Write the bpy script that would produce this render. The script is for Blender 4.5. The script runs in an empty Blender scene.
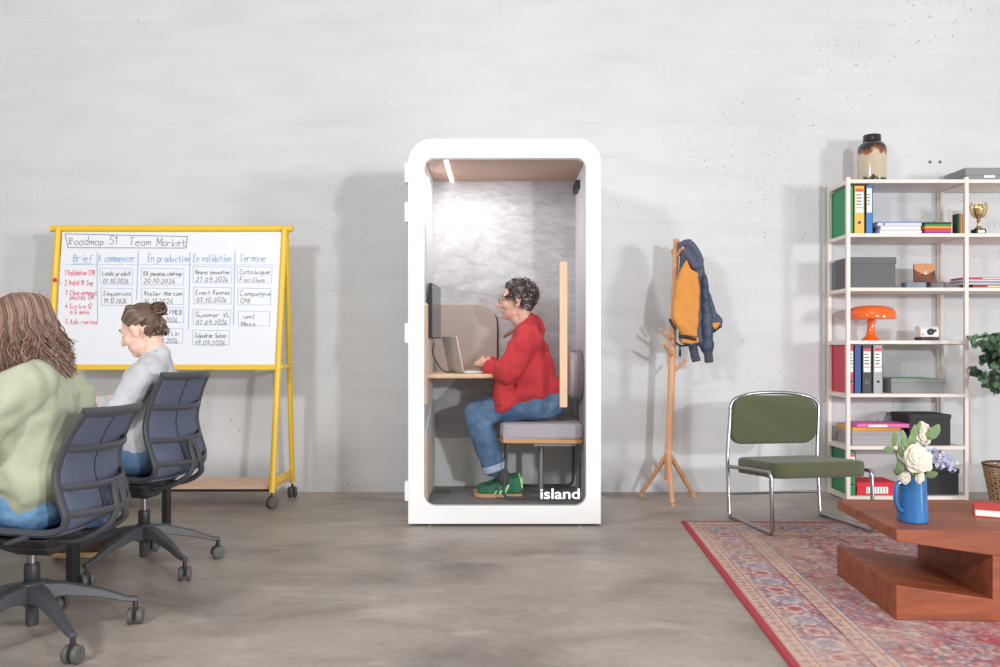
import bpy, math, random
import numpy as np
from mathutils import Vector, Matrix, noise as mnoise
random.seed(7)
rnd = random.Random(11)
C = bpy.context.scene.collection
F, CAMZ, HY = 850.0, 1.03, 345.0
def X(px, Y): return (px - 500) / F * Y
def Z(py, Y): return CAMZ + (HY - py) / F * Y
def P(px, py, Y): return Vector((X(px, Y), Y, Z(py, Y)))
V = lambda *a: Vector(a)
def lin(c):
    out = []
    for v in c[:3]:
        v = v / 255.0
        out.append(v / 12.92 if v <= 0.04045 else ((v + 0.055) / 1.055) ** 2.4)
    return (*out, 1.0)
# ---------------------------------------------------------------- materials
def mat(name, col, rough=0.5, metal=0.0, var=0.0, vscale=20, bump=0.0, bscale=120, stretch=(1, 1, 1), emit=0, coat=0, sheen=0, col2=None, trans=0, spec=None):
    m = bpy.data.materials.new(name); m.use_nodes = True
    nt = m.node_tree; N = nt.nodes; L = nt.links
    b = N['Principled BSDF']
    b.inputs['Base Color'].default_value = lin(col)
    b.inputs['Roughness'].default_value = rough
    b.inputs['Metallic'].default_value = metal
    if coat: b.inputs['Coat Weight'].default_value = coat
    if sheen: b.inputs['Sheen Weight'].default_value = sheen
    if trans: b.inputs['Transmission Weight'].default_value = trans
    if spec is not None: b.inputs['Specular IOR Level'].default_value = spec
    if emit:
        b.inputs['Emission Color'].default_value = lin(col); b.inputs['Emission Strength'].default_value = emit
    if var or bump or col2:
        tc = N.new('ShaderNodeTexCoord'); mp = N.new('ShaderNodeMapping')
        mp.inputs['Scale'].default_value = stretch
        L.new(tc.outputs['Object'], mp.inputs['Vector'])
    if var or col2:
        n = N.new('ShaderNodeTexNoise'); n.inputs['Scale'].default_value = vscale; n.inputs['Detail'].default_value = 5
        L.new(mp.outputs[0], n.inputs['Vector'])
        r = N.new('ShaderNodeValToRGB')
        c = lin(col)
        lo = lin(col2) if col2 else tuple(min(1, x * (1 - var)) for x in c[:3]) + (1,)
        hi = c if col2 else tuple(min(1, x * (1 + var)) for x in c[:3]) + (1,)
        r.color_ramp.elements[0].position = 0.33; r.color_ramp.elements[0].color = lo
        r.color_ramp.elements[1].position = 0.67; r.color_ramp.elements[1].color = hi
        L.new(n.outputs['Fac'], r.inputs['Fac']); L.new(r.outputs['Color'], b.inputs['Base Color'])
    if bump:
        n2 = N.new('ShaderNodeTexNoise'); n2.inputs['Scale'].default_value = bscale; n2.inputs['Detail'].default_value = 3
        L.new(mp.outputs[0], n2.inputs['Vector'])
        bp = N.new('ShaderNodeBump'); bp.inputs['Strength'].default_value = bump; bp.inputs['Distance'].default_value = 0.01
        L.new(n2.outputs['Fac'], bp.inputs['Height']); L.new(bp.outputs[0], b.inputs['Normal'])
    return m
def attr_mat(name, rough=0.6, bump=0, spec=None, attr='Col'):
    m = bpy.data.materials.new(name); m.use_nodes = True
    nt = m.node_tree; N = nt.nodes; L = nt.links; b = N['Principled BSDF']
    a = N.new('ShaderNodeAttribute'); a.attribute_name = attr
    L.new(a.outputs['Color'], b.inputs['Base Color']); b.inputs['Roughness'].default_value = rough
    if spec is not None: b.inputs['Specular IOR Level'].default_value = spec
    if bump:
        tc = N.new('ShaderNodeTexCoord'); n2 = N.new('ShaderNodeTexNoise'); n2.inputs['Scale'].default_value = 400
        L.new(tc.outputs['Object'], n2.inputs['Vector'])
        bp = N.new('ShaderNodeBump'); bp.inputs['Strength'].default_value = bump; bp.inputs['Distance'].default_value = 0.003
        L.new(n2.outputs['Fac'], bp.inputs['Height']); L.new(bp.outputs[0], b.inputs['Normal'])
    return m
# ---------------------------------------------------------------- mesh builder
BASE = {}
def base_of(o): return BASE.get(o.name, Vector((0, 0, 0))) if o else Vector((0, 0, 0))
def frame_of(d):
    d = d.normalized()
    up = Vector((0, 0, 1)) if abs(d.z) < 0.95 else Vector((1, 0, 0))
    a = d.cross(up).normalized(); return a, a.cross(d).normalized()
class MB:
    def __init__(s, M=None): s.v = []; s.f = []; s.M = M; s.c = []
    def add(s, vs, fs, col=None):
        n = len(s.v)
        for p in vs:
            p = Vector(p); s.v.append(s.M @ p if s.M else p)
            s.c.append(col)
        for f in fs: s.f.append([n + i for i in f])
        return s
    def box(s, a, b, R=None):
        x0, y0, z0 = a; x1, y1, z1 = b
        vs = [(x, y, z) for z in (z0, z1) for y in (y0, y1) for x in (x0, x1)]
        if R is not None:
            c = Vector(((x0+x1)/2, (y0+y1)/2, (z0+z1)/2)); vs = [c + R @ (Vector(p) - c) for p in vs]
        return s.add(vs, [(0,2,3,1), (4,5,7,6), (0,1,5,4), (2,6,7,3), (0,4,6,2), (1,3,7,5)])
    def bar(s, p, q, w, h=None, up=None):
        p, q = Vector(p), Vector(q); h = h or w; d = (q-p).normalized()
        if up is None: a, b = frame_of(d)
        else:
            a = d.cross(Vector(up)).normalized(); b = a.cross(d).normalized()
        vs = []
        for c in (p, q):
            for i, j in ((-1,-1), (1,-1), (1,1), (-1,1)): vs.append(c + a*(i*w/2) + b*(j*h/2))
        return s.add(vs, [(3,2,1,0), (4,5,6,7), (0,1,5,4), (1,2,6,5), (2,3,7,6), (3,0,4,7)])
    def prism(s, poly, a0, a1, axis='y', top=None):
        """poly of 2D points; axis y: (x,z); axis x: (y,z); axis z: (x,y)"""
        def mk(p, t):
            return (p[0], t, p[1]) if axis == 'y' else ((t, p[0], p[1]) if axis == 'x' else (p[0], p[1], t))
        n = len(poly); top = top or poly
        vs = [mk(p, a0) for p in poly] + [mk(p, a1) for p in top]
        fs = [tuple(range(n)), tuple(range(2*n-1, n-1, -1))] + [(i, i+n, (i+1) % n + n, (i+1) % n) for i in range(n)]
        return s.add(vs, fs)
    def ring(s, outer, inner, y0, y1, axis='y'):
        n = len(outer)
        mk = (lambda p, t: (p[0], t, p[1])) if axis == 'y' else (lambda p, t: (p[0], p[1], t))
        vs = [mk(p, y0) for p in outer] + [mk(p, y0) for p in inner] + [mk(p, y1) for p in outer] + [mk(p, y1) for p in inner]
        fs = []
        for i in range(n):
            j = (i+1) % n
            fs += [(i, j, n+j, n+i), (2*n+i, 3*n+i, 3*n+j, 2*n+j), (i, 2*n+i, 2*n+j, j), (n+i, n+j, 3*n+j, 3*n+i)]
        return s.add(vs, fs)
    def tube(s, pts, r, seg=10, closed=False, flat=1.0, up=None, col=None, caps=True):
        pts = [Vector(p) for p in pts]; n = len(pts)
        rs = r if isinstance(r, (list, tuple)) else [r]*n
        vs, fs = [], []; prev = None
        for i, p in enumerate(pts):
            if closed: d = (pts[(i+1) % n] - pts[i-1])
            else: d = (pts[min(i+1, n-1)] - pts[max(i-1, 0)])
            if d.length < 1e-9: d = Vector((0, 0, 1))
            d.normalize()
            if up is not None:
                a = d.cross(Vector(up))
                if a.length < 1e-4: a = frame_of(d)[0]
                a.normalize(); b = a.cross(d).normalized()
            elif prev is None: a, b = frame_of(d)
            else:
                a = prev - d*prev.dot(d)
                if a.length < 1e-5: a = frame_of(d)[0]
                a.normalize(); b = a.cross(d).normalized() * 1
            prev = a
            for k in range(seg):
                t = 2*math.pi*k/seg
                vs.append(p + a*(math.cos(t)*rs[i]) + b*(math.sin(t)*rs[i]*flat))
        m = n if closed else n-1
        for i in range(m):
            for k in range(seg):
                k2 = (k+1) % seg; i2 = (i+1) % n
                fs.append((i*seg+k, i*seg+k2, i2*seg+k2, i2*seg+k))
        if not closed and caps:
            fs.append(tuple(range(seg-1, -1, -1))); fs.append(tuple((n-1)*seg+k for k in range(seg)))
        return s.add(vs, fs, col)
    def lathe(s, prof, c=(0, 0, 0), seg=28, axis='z', sx=1, sy=1):
        c = Vector(c); vs, fs = [], []; n = len(prof)
        for (r, z) in prof:
            for k in range(seg):
                t = 2*math.pi*k/seg; x, y = r*math.cos(t)*sx, r*math.sin(t)*sy
                vs.append(c + (Vector((x, y, z)) if axis == 'z' else (Vector((x, z, y)) if axis == 'y' else Vector((z, x, y)))))
        for i in range(n-1):
            for k in range(seg):
                k2 = (k+1) % seg; fs.append((i*seg+k, i*seg+k2, (i+1)*seg+k2, (i+1)*seg+k))
        fs.append(tuple(range(seg-1, -1, -1))); fs.append(tuple((n-1)*seg+k for k in range(seg)))
        return s.add(vs, fs)
    def ell(s, c, r, R=None, seg=14, rings=9):
        if not isinstance(r, (list, tuple)): r = (r, r, r)
        c = Vector(c); vs, fs = [], []
        for i in range(rings+1):
            ph = -math.pi/2 + math.pi*i/rings; ph = max(-1.5, min(1.5, ph))
            for k in range(seg):
                t = 2*math.pi*k/seg
                p = Vector((r[0]*math.cos(ph)*math.cos(t), r[1]*math.cos(ph)*math.sin(t), r[2]*math.sin(ph)))
                vs.append(c + (R @ p if R is not None else p))
        for i in range(rings):
            for k in range(seg):
                k2 = (k+1) % seg; fs.append((i*seg+k, i*seg+k2, (i+1)*seg+k2, (i+1)*seg+k))
        fs.append(tuple(range(seg-1, -1, -1))); fs.append(tuple(rings*seg+k for k in range(seg)))
        return s.add(vs, fs)
    def cap(s, p, r0, q, r1, seg=14):
        """tapered capsule"""
        p, q = Vector(p), Vector(q); d = q - p; L = d.length
        if L < 1e-6: return s.ell(p, max(r0, r1))
        d /= L; pts, rs = [], []
        for a in (-85, -60, -30, 0): pts.append(p + d*(r0*math.sin(math.radians(a)))); rs.append(r0*math.cos(math.radians(a)))
        for a in (0, 30, 60, 85): pts.append(q + d*(r1*math.sin(math.radians(a)))); rs.append(r1*math.cos(math.radians(a)))
        return s.tube(pts, rs, seg)
    def chain(s, pts, rs, seg=14):
        for i in range(len(pts)-1): s.cap(pts[i], rs[i], pts[i+1], rs[i+1], seg)
        return s
    def strip(s, pts, w, nrm, close=False):
        """flat ribbon along pts, facing nrm"""
        pts = [Vector(p) for p in pts]; nrm = Vector(nrm)
        for i in range(len(pts)-1):
            p, q = pts[i], pts[i+1]; d = (q-p)
            if d.length < 1e-7: continue
            d.normalize(); a = d.cross(nrm).normalized()*w/2; e = d*w*0.3
            s.add([p-a-e, p+a-e, q+a+e, q-a+e], [(0, 1, 2, 3)])
        return s
    def build(s, name, m, parent=None, bevel=0, smooth=True, ang=40, remesh=0, sm=0, disp=None, sub=0, loc=None, solid=0, seg=2):
        off = base_of(parent) if parent else Vector((0, 0, 0))
        if loc is not None: off = Vector(loc)
        me = bpy.data.meshes.new(name)
        me.from_pydata([tuple(v - off) for v in s.v], [], s.f); me.validate(); me.update()
        if any(c is not None for c in s.c) and len(me.vertices) == len(s.c):
            at = me.color_attributes.new('Col', 'FLOAT_COLOR', 'POINT')
            at.data.foreach_set('color', [x for c in s.c for x in (c or (1, 1, 1, 1))])
        if not remesh:
            import bmesh
            bm = bmesh.new(); bm.from_mesh(me); bmesh.ops.recalc_face_normals(bm, faces=bm.faces); bm.to_mesh(me); bm.free()
        me.polygons.foreach_set('use_smooth', [smooth]*len(me.polygons))
        if smooth and not remesh and not sub:
            try: me.set_sharp_from_angle(angle=math.radians(ang))
            except Exception: pass
        me.materials.append(m)
        o = bpy.data.objects.new(name, me); C.objects.link(o)
        if parent: o.parent = parent
        if loc is not None:
            if parent: o.location = Vector(loc) - base_of(parent)
            else: o.location = loc
        BASE[o.name] = off.copy()
        if bevel:
            b = o.modifiers.new('bevel', 'BEVEL'); b.width = bevel; b.segments = seg; b.limit_method = 'ANGLE'; b.angle_limit = math.radians(35)
        if remesh:
            r = o.modifiers.new('remesh', 'REMESH'); r.mode = 'VOXEL'; r.voxel_size = remesh; r.use_smooth_shade = True
        if sm:
            q = o.modifiers.new('smooth', 'SMOOTH'); q.factor = 0.5; q.iterations = sm
        for d in (disp or []):
            if len(d) > 2:
                t = bpy.data.textures.new(name + '_tex', 'WOOD'); t.wood_type = 'BANDNOISE'; t.noise_scale = d[0]; t.turbulence = d[2]; t.noise_basis_2 = 'SIN'
            else:
                t = bpy.data.textures.new(name + '_tex', 'CLOUDS'); t.noise_scale = d[0]; t.noise_depth = 2
            dm = o.modifiers.new('folds', 'DISPLACE'); dm.texture = t; dm.strength = d[1]; dm.mid_level = 0.5; dm.texture_coords = 'LOCAL'
        if sub:
            q = o.modifiers.new('sub', 'SUBSURF'); q.levels = sub; q.render_levels = sub
        if solid:
            q = o.modifiers.new('solid', 'SOLIDIFY'); q.thickness = solid
        return o
def tag(o, label=None, cat=None, group=None, kind=None):
    if label: o['label'] = label
    if cat: o['category'] = cat
    if group: o['group'] = group
    if kind: o['kind'] = kind
    return o
def thing(name, label, cat, loc, group=None):
    o = bpy.data.objects.new(name, None); C.objects.link(o); o.empty_display_size = 0.05
    o.location = loc; BASE[o.name] = Vector(loc); return tag(o, label, cat, group)
def dup(o, parent=None):
    c = o.copy(); C.objects.link(c); BASE[c.name] = base_of(o)
    if parent: c.parent = parent
    for ch in list(o.children): dup(ch, c)
    return c
def rrect(x0, x1, z0, z1, r, k=6):
    """rounded rectangle; r = (bottom-left, bottom-right, top-right, top-left)"""
    if not isinstance(r, (list, tuple)): r = (r,)*4
    out = []
    for (cx, cz, rr, a0) in ((x0, z0, r[0], 180), (x1, z0, r[1], 270), (x1, z1, r[2], 0), (x0, z1, r[3], 90)):
        ox = cx + rr if cx == x0 else cx - rr; oz = cz + rr if cz == z0 else cz - rr
        for i in range(k+1):
            a = math.radians(a0 + 90*i/k); out.append((ox + rr*math.cos(a), oz + rr*math.sin(a)))
    return out
def smooth_path(pts, n=6, closed=False):
    pts = [Vector(p) for p in pts]; out = []; N = len(pts)
    rng = range(N if closed else N-1)
    for i in rng:
        if closed: p0, p1, p2, p3 = pts[i-1], pts[i], pts[(i+1) % N], pts[(i+2) % N]
        else: p0, p1, p2, p3 = pts[max(i-1, 0)], pts[i], pts[i+1], pts[min(i+2, N-1)]
        for k in range(n):
            t = k/n
            out.append(0.5*((2*p1) + (p2-p0)*t + (2*p0-5*p1+4*p2-p3)*t*t + (3*p1-p0-3*p2+p3)*t**3))
    if not closed: out.append(pts[-1])
    return out
def fillet(pts, r, k=5):
    pts = [Vector(p) for p in pts]; out = [pts[0]]
    for i in range(1, len(pts)-1):
        a, b, c = pts[i-1], pts[i], pts[i+1]
        da, dc = (a-b), (c-b); t = min(r, da.length*0.49, dc.length*0.49)
        p, q = b + da.normalized()*t, b + dc.normalized()*t
        for j in range(k+1):
            u = j/k; out.append(p*(1-u)**2 + b*2*u*(1-u) + q*u*u)
    out.append(pts[-1]); return out
def text_mesh(txt, size, bold=0.0, depth=0.0):
    cu = bpy.data.curves.new('t', 'FONT'); cu.body = txt; cu.size = size; cu.offset = bold; cu.extrude = depth
    o = bpy.data.objects.new('t', cu); C.objects.link(o)
    dg = bpy.context.evaluated_depsgraph_get(); dg.update()
    me = bpy.data.meshes.new_from_object(o.evaluated_get(dg))
    vs = [v.co.copy() for v in me.vertices]; fs = [tuple(p.vertices) for p in me.polygons]
    bpy.data.objects.remove(o); bpy.data.curves.remove(cu); bpy.data.meshes.remove(me)
    return vs, fs
def put_text(mb, txt, size, org, ux, uz, bold=0.0, width=None):
    vs, fs = text_mesh(txt, size, bold)
    if not vs: return mb
    w = max(v.x for v in vs); k = (width/w) if width else 1
    return mb.add([Vector(org) + Vector(ux)*(v.x*k) + Vector(uz)*v.y for v in vs], fs)
def rot(ax, deg): return Matrix.Rotation(math.radians(deg), 3, ax)
G = {'a':"351504031232|3532",'b':"0802|0415253433221203",'c':"351504031232",'d':"351504031232|3832",'e':"0434351504031232",'f':"38281712|0525",'g':"351504031333|3531201000",'h':"0802|0415253432",'i':"1512|1716",'j':"3531201000",'k':"0802|350332",'l':"181222",'m':"0502|04152522|24354542",'n':"0502|0415253432",'o':"150403122233342515",'p':"0500|0415253433221203",'q':"351504031333|3530",'r':"0502|04152535",'s':"351504142333221202",'t':"17132232|0535",'u':"0503122234|3532",'v':"051235",'w':"0512243245",'x':"0532|3502",'y':"0503122234|3531201000",'z':"05350232",
'A':"021832|0525",'B':"0208283605|0525343202",'C':"3728180604122233",'D':"02082836342202",'E':"38080232|0525",'F':"380802|0525",'G':"372818060412223424",'H':"0208|3832|0535",'K':"0208|380532",'L':"080232",'M':"0208244842",'N':"02083238",'P':"020828363505",'R':"0208283605|0532",'S':"37281806152534221203",'T':"0838|1812",'V':"081238",
'0':"180604122234362818",'1':"061812",'2':"071828360232",'3':"083816342203",'4':"180434|2622",'5':"38080525342202",'6':"281604031222332404",'7':"083812",'8':"1806153422120315362818",'9':"35150618283612",'.':"1213",'-':"0535"}
def handwrite(mb, txt, bp, px, py, h, w, nrm, adv=None, slant=0.12):
    """write txt with strokes; bp maps photo-scale board coords to the board; h = cap height"""
    u = h/6.0; x = px; R = random.Random(hash(txt) % 1000 if False else len(txt)*31 + int(px))
    step = adv or (u*4.6)
    for ch in txt:
        if ch in G:
            jx, jy, js = R.uniform(-.3, .3)*u, R.uniform(-.35, .35)*u, R.uniform(.9, 1.12)
            for st in G[ch].split('|'):
                pts = [(int(st[i]), int(st[i+1])-2) for i in range(0, len(st)-1, 2)]
                k = step/(4.6*u)
                q = [bp(x + jx + (a*js + slant*b)*u*k, py + jy - b*u*js) for a, b in pts]
                mb.strip(q, w, nrm)
            x += step*(1.18 if ch in 'mMw' else (0.62 if ch in 'il.1' else 1))
        else: x += step*0.7
    return mb
# ---------------------------------------------------------------- materials in use
m_white = mat('white_laminate', (250, 250, 250), 0.35)
m_white2 = mat('white_plastic', (240, 240, 240), 0.4)
m_paper = mat('paper', (244, 243, 240), 0.8)
m_yellow = mat('yellow_metal', (240, 198, 62), 0.38)
m_board = mat('whiteboard_enamel', (232, 235, 240), 0.38, spec=0.3)
m_ply = mat('plywood', (222, 186, 158), 0.5, var=0.08, vscale=6, stretch=(1, 12, 12))
m_oak = mat('light_wood', (226, 192, 158), 0.5, var=0.08, vscale=8, stretch=(6, 6, 1))
m_rack = mat('beech_wood', (214, 160, 120), 0.5, var=0.08, vscale=8, stretch=(8, 8, 1))
m_black = mat('black_metal', (38, 38, 41), 0.4)
m_blackp = mat('black_plastic', (48, 48, 52), 0.45)
m_grey_pl = mat('grey_plastic', (72, 73, 78), 0.45)
m_frame = mat('dark_grey_frame', (70, 71, 76), 0.42)
m_mesh = mat('blue_grey_mesh', (94, 102, 124), 0.8, var=0.07, vscale=60, bump=0.3, bscale=500)
m_seam = mat('dark_seam', (30, 31, 40), 0.7)
m_castor = mat('caster_grey', (92, 91, 90), 0.5, var=0.15, vscale=60)
m_steel = mat('steel', (150, 150, 152), 0.3, metal=1)
m_chrome = mat('chrome', (172, 172, 176), 0.28, metal=1)
m_ink = mat('black_ink', (108, 110, 116), 0.8)
m_blue_ink = mat('blue_ink', (138, 180, 222), 0.8)
m_red_ink = mat('red_ink', (232, 96, 122), 0.8)
m_line = mat('pale_blue_ink', (176, 192, 216), 0.8)
# ---------------------------------------------------------------- room
def wall_mat():
    m = bpy.data.materials.new('painted_concrete_wall'); m.use_nodes = True
    nt = m.node_tree; N = nt.nodes; L = nt.links; b = N['Principled BSDF']; b.inputs['Roughness'].default_value = 0.75
    tc = N.new('ShaderNodeTexCoord'); mp = N.new('ShaderNodeMapping'); mp.inputs['Rotation'].default_value = (math.radians(90), 0, 0)
    L.new(tc.outputs['Object'], mp.inputs['Vector'])
    def noise(scale, det, lo, hi, st=None, rough=0.5):
        n = N.new('ShaderNodeTexNoise'); n.inputs['Scale'].default_value = scale; n.inputs['Detail'].default_value = det; n.inputs['Roughness'].default_value = rough
        src = tc.outputs['Object']
        if st:
            q = N.new('ShaderNodeMapping'); q.inputs['Scale'].default_value = st; L.new(src, q.inputs['Vector']); src = q.outputs[0]
        L.new(src, n.inputs['Vector'])
        r = N.new('ShaderNodeMapRange'); r.inputs['From Min'].default_value = lo; r.inputs['From Max'].default_value = hi
        L.new(n.outputs['Fac'], r.inputs['Value']); return r.outputs[0]
    def mul(a, bb):
        q = N.new('ShaderNodeMath'); q.operation = 'MULTIPLY'
        for i, x in enumerate((a, bb)):
            if isinstance(x, (int, float)): q.inputs[i].default_value = x
            else: L.new(x, q.inputs[i])
        return q.outputs[0]
    def sub1(a, k):  # 1 - a*k
        q = N.new('ShaderNodeMath'); q.operation = 'MULTIPLY_ADD'; L.new(a, q.inputs[0]); q.inputs[1].default_value = -k; q.inputs[2].default_value = 1; return q.outputs[0]
    big = noise(0.9, 4, 0.35, 0.7)
    streak = noise(3.0, 6, 0.4, 0.75, (0.6, 1, 2.6))
    pits = noise(70, 2, 0.66, 0.72)
    pzone = noise(1.6, 3, 0.46, 0.66)
    pits = mul(pits, pzone)
    pits2 = mul(noise(38, 1, 0.72, 0.78), pzone)
    br = N.new('ShaderNodeTexBrick'); br.inputs['Scale'].default_value = 1
    br.inputs['Brick Width'].default_value = 1.15; br.inputs['Row Height'].default_value = 0.235; br.inputs['Mortar Size'].default_value = 0.006
    br.inputs['Mortar Smooth'].default_value = 0.6
    L.new(mp.outputs[0], br.inputs['Vector'])
    joint = mul(br.outputs['Fac'], noise(1.3, 3, 0.4, 0.6))
    f = mul(mul(mul(sub1(big, 0.06), sub1(streak, 0.07)), sub1(joint, 0.055)), mul(sub1(pits, 0.6), sub1(pits2, 0.45)))
    mx = N.new('ShaderNodeMix'); mx.data_type = 'RGBA'; L.new(f, mx.inputs['Factor'])
    mx.inputs['A'].default_value = (0, 0, 0, 1); mx.inputs['B'].default_value = lin((217, 218, 220))
    L.new(mx.outputs['Result'], b.inputs['Base Color'])
    ad = N.new('ShaderNodeMath'); ad.operation = 'ADD'; L.new(f, ad.inputs[0])
    n3 = noise(12, 5, 0.2, 0.9); L.new(mul(n3, 0.25), ad.inputs[1])
    bp = N.new('ShaderNodeBump'); bp.inputs['Strength'].default_value = 0.22; bp.inputs['Distance'].default_value = 0.012
    L.new(ad.outputs[0], bp.inputs['Height']); L.new(bp.outputs[0], b.inputs['Normal'])
    return m
def floor_mat():
    m = bpy.data.materials.new('polished_concrete_floor'); m.use_nodes = True
    nt = m.node_tree; N = nt.nodes; L = nt.links; b = N['Principled BSDF']
    tc = N.new('ShaderNodeTexCoord')
    def noise(scale, det, st=(1, 1, 1), dist=0):
        q = N.new('ShaderNodeMapping'); q.inputs['Scale'].default_value = st; L.new(tc.outputs['Object'], q.inputs['Vector'])
        n = N.new('ShaderNodeTexNoise'); n.inputs['Scale'].default_value = scale; n.inputs['Detail'].default_value = det; n.inputs['Distortion'].default_value = dist
        n.inputs['Roughness'].default_value = 0.6
        L.new(q.outputs[0], n.inputs['Vector']); return n.outputs['Fac']
    r = N.new('ShaderNodeValToRGB'); e = r.color_ramp.elements
    e[0].position = 0.30; e[0].color = lin((130, 121, 114)); e[1].position = 0.72; e[1].color = lin((186, 174, 163))
    k = e.new(0.5); k.color = lin((162, 151, 142))
    L.new(noise(1.3, 9, (1, 1.6, 1), 0.6), r.inputs['Fac'])
    r2 = N.new('ShaderNodeValToRGB'); e = r2.color_ramp.elements
    e[0].position = 0.55; e[0].color = (0, 0, 0, 1); e[1].position = 0.72; e[1].color = (1, 1, 1, 1)
    L.new(noise(2.1, 8, (0.7, 1.8, 1), 1.2), r2.inputs['Fac'])
    mx = N.new('ShaderNodeMix'); mx.data_type = 'RGBA'; L.new(r.outputs['Color'], mx.inputs['A']); mx.inputs['B'].default_value = lin((196, 188, 178))
    s = N.new('ShaderNodeMath'); s.operation = 'MULTIPLY'; L.new(r2.outputs['Color'], s.inputs[0]); s.inputs[1].default_value = 0.55
    L.new(s.outputs[0], mx.inputs['Factor']); 
    mx2 = N.new('ShaderNodeMix'); mx2.data_type = 'RGBA'; mx2.blend_type = 'MULTIPLY'; mx2.inputs['Factor'].default_value = 0.45
    r3 = N.new('ShaderNodeValToRGB'); e = r3.color_ramp.elements; e[0].position = 0.3; e[0].color = (0.72, 0.72, 0.72, 1); e[1].position = 0.7; e[1].color = (1.1, 1.1, 1.1, 1)
    L.new(noise(26, 6, (1, 1.4, 1)), r3.inputs['Fac']); L.new(mx.outputs['Result'], mx2.inputs['A']); L.new(r3.outputs['Color'], mx2.inputs['B'])
    L.new(mx2.outputs['Result'], b.inputs['Base Color'])
    rr = N.new('ShaderNodeMapRange'); rr.inputs['To Min'].default_value = 0.30; rr.inputs['To Max'].default_value = 0.55
    L.new(noise(3, 6), rr.inputs['Value']); L.new(rr.outputs[0], b.inputs['Roughness'])
    bp = N.new('ShaderNodeBump'); bp.inputs['Strength'].default_value = 0.06; bp.inputs['Distance'].default_value = 0.01
    L.new(noise(60, 4), bp.inputs['Height']); L.new(bp.outputs[0], b.inputs['Normal'])
    return m
WY = 5.955
tag(MB().box((-7, WY, -0.1), (7, WY+0.15, 4.6)).build('wall_back', wall_mat(), smooth=False), kind='structure')
tag(MB().box((-7, -3, -0.1), (7, WY, 0)).build('floor', floor_mat(), smooth=False), kind='structure')
for i, (px, py) in enumerate(((930, 162), (940, 162))):
    tag(MB().lathe([(0.009, -0.004), (0.012, 0.0), (0.012, 0.002)], (X(px, WY), WY, Z(py, WY)), 12, axis='y').build('wall_plug', mat('plug_grey%d' % i, (120, 118, 118), 0.8)),
        'small grey screw plug in the white wall, %s of the two above the shelves' % ('left' if i == 0 else 'right'), 'plug', 'screw plugs in the wall')
# ---------------------------------------------------------------- caster
def caster(name, x, y, r, parent, mw, mf, ang=0.0, top=None):
    c, s_ = math.cos(ang), math.sin(ang)
    M = Matrix.Translation((x, y, 0)) @ Matrix.Rotation(ang, 4, 'Z')
    mb = MB(M)
    for sy in (-1, 1):
        mb.lathe([(r*0.55, sy*0.007), (r*0.96, sy*0.008), (r, sy*0.012), (r, sy*0.022), (r*0.9, sy*0.026), (r*0.3, sy*0.027)], (0, 0, r), 20, axis='y')
    w = mb.build('caster', mw, parent)
    f = MB(M); f.cap((0, 0, r), 0.009, (0.012, 0, r*1.55), 0.011, 8)
    f.box((-r*0.5, -0.0065, r*0.6), (r*0.6, 0.0065, r*1.9))
    f.cap((0.0, 0, r*1.6), 0.010, (0, 0, top or r*2.3), 0.009, 8)
    f.build('fork', mf, w)
    return w
# ---------------------------------------------------------------- whiteboard easel
xl, xr = -2.876, -1.403
wb = thing('whiteboard', 'white dry-erase board full of handwriting on a wheeled yellow metal easel', 'whiteboard', (-2.15, 5.5, 0))
yt = 5.555
def yf(z): return 5.355 + (z-0.08)/(1.79-0.08)*(yt-0.02-5.355)   # front leg plane
def yr(z): return 5.76 - (z-0.08)/(1.79-0.08)*(5.76-yt-0.02)
MB().tube([(-2.935, yt, 1.79), (-1.355, yt, 1.79)], 0.023, 14).build('top_bar', m_yellow, wb)
for x, xb in ((xl, xl-0.012), (xr, xr-0.034)):
    MB().tube([(xb, yf(0.10), 0.10), (x, yf(1.79), 1.79)], 0.020, 14).build('front_leg', m_yellow, wb)
    MB().tube([(xb+0.03, yr(0.10), 0.10), (x, yr(1.79), 1.79)], 0.018, 14).build('rear_leg', m_yellow, wb)
    MB().tube([(x, yf(0.89), 0.89), (x+0.008, yr(0.89), 0.89)], 0.013, 10).build('side_brace', m_yellow, wb)
    MB().bar((xb, yf(0.19), 0.165), (xb+0.028, yr(0.19), 0.165), 0.014, 0.045).build('side_brace', m_yellow, wb)
    caster('caster', xb, yf(0.08)+0.0, 0.038, wb, m_castor, m_blackp, 0.9)
    caster('caster', xb+0.03, yr(0.08), 0.036, wb, m_castor, m_blackp, 2.1)
MB().bar((xl, yf(0.888), 0.888), (xr+0.0, yf(0.888), 0.888), 0.03, 0.036).build('bottom_rail', m_yellow, wb, bevel=0.004)
MB().lathe([(0.012, 0), (0.014, -0.012), (0.006, -0.018)], P(55.5, 280, 5.45)+V(0, 0.005, 0), 12, axis='y').build('knob', mat('red_plastic', (214, 52, 42), 0.4), wb)
a, b_ = (xl+0.03, xr-0.02)
pan = MB(); z0, z1 = 0.905, 1.765
pan.add([(a, yf(z0)-0.006, z0), (b_, yf(z0)-0.006, z0), (b_, yf(z1)-0.006, z1), (a, yf(z1)-0.006, z1), (a, yf(z0)+0.008, z0), (b_, yf(z0)+0.008, z0), (b_, yf(z1)+0.008, z1), (a, yf(z1)+0.008, z1)],
        [(0, 1, 2, 3), (7, 6, 5, 4), (0, 4, 5, 1), (1, 5, 6, 2), (2, 6, 7, 3), (3, 7, 4, 0)])
panel = pan.build('board_panel', m_board, wb, smooth=False)
sh = MB().box((xl+0.02, 5.38, 0.118), (xr-0.01, 5.74, 0.138)).build('shelf_board', m_ply, wb, smooth=False)
MB().box((xl+0.03, 5.385, 0.10), (xr-0.02, 5.40, 0.118)).build('under_shelf_strip', m_black, wb, smooth=False)  # black strip just below the shelf's front edge
slope = (yf(1.79)-yf(0.08))/1.71
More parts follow.
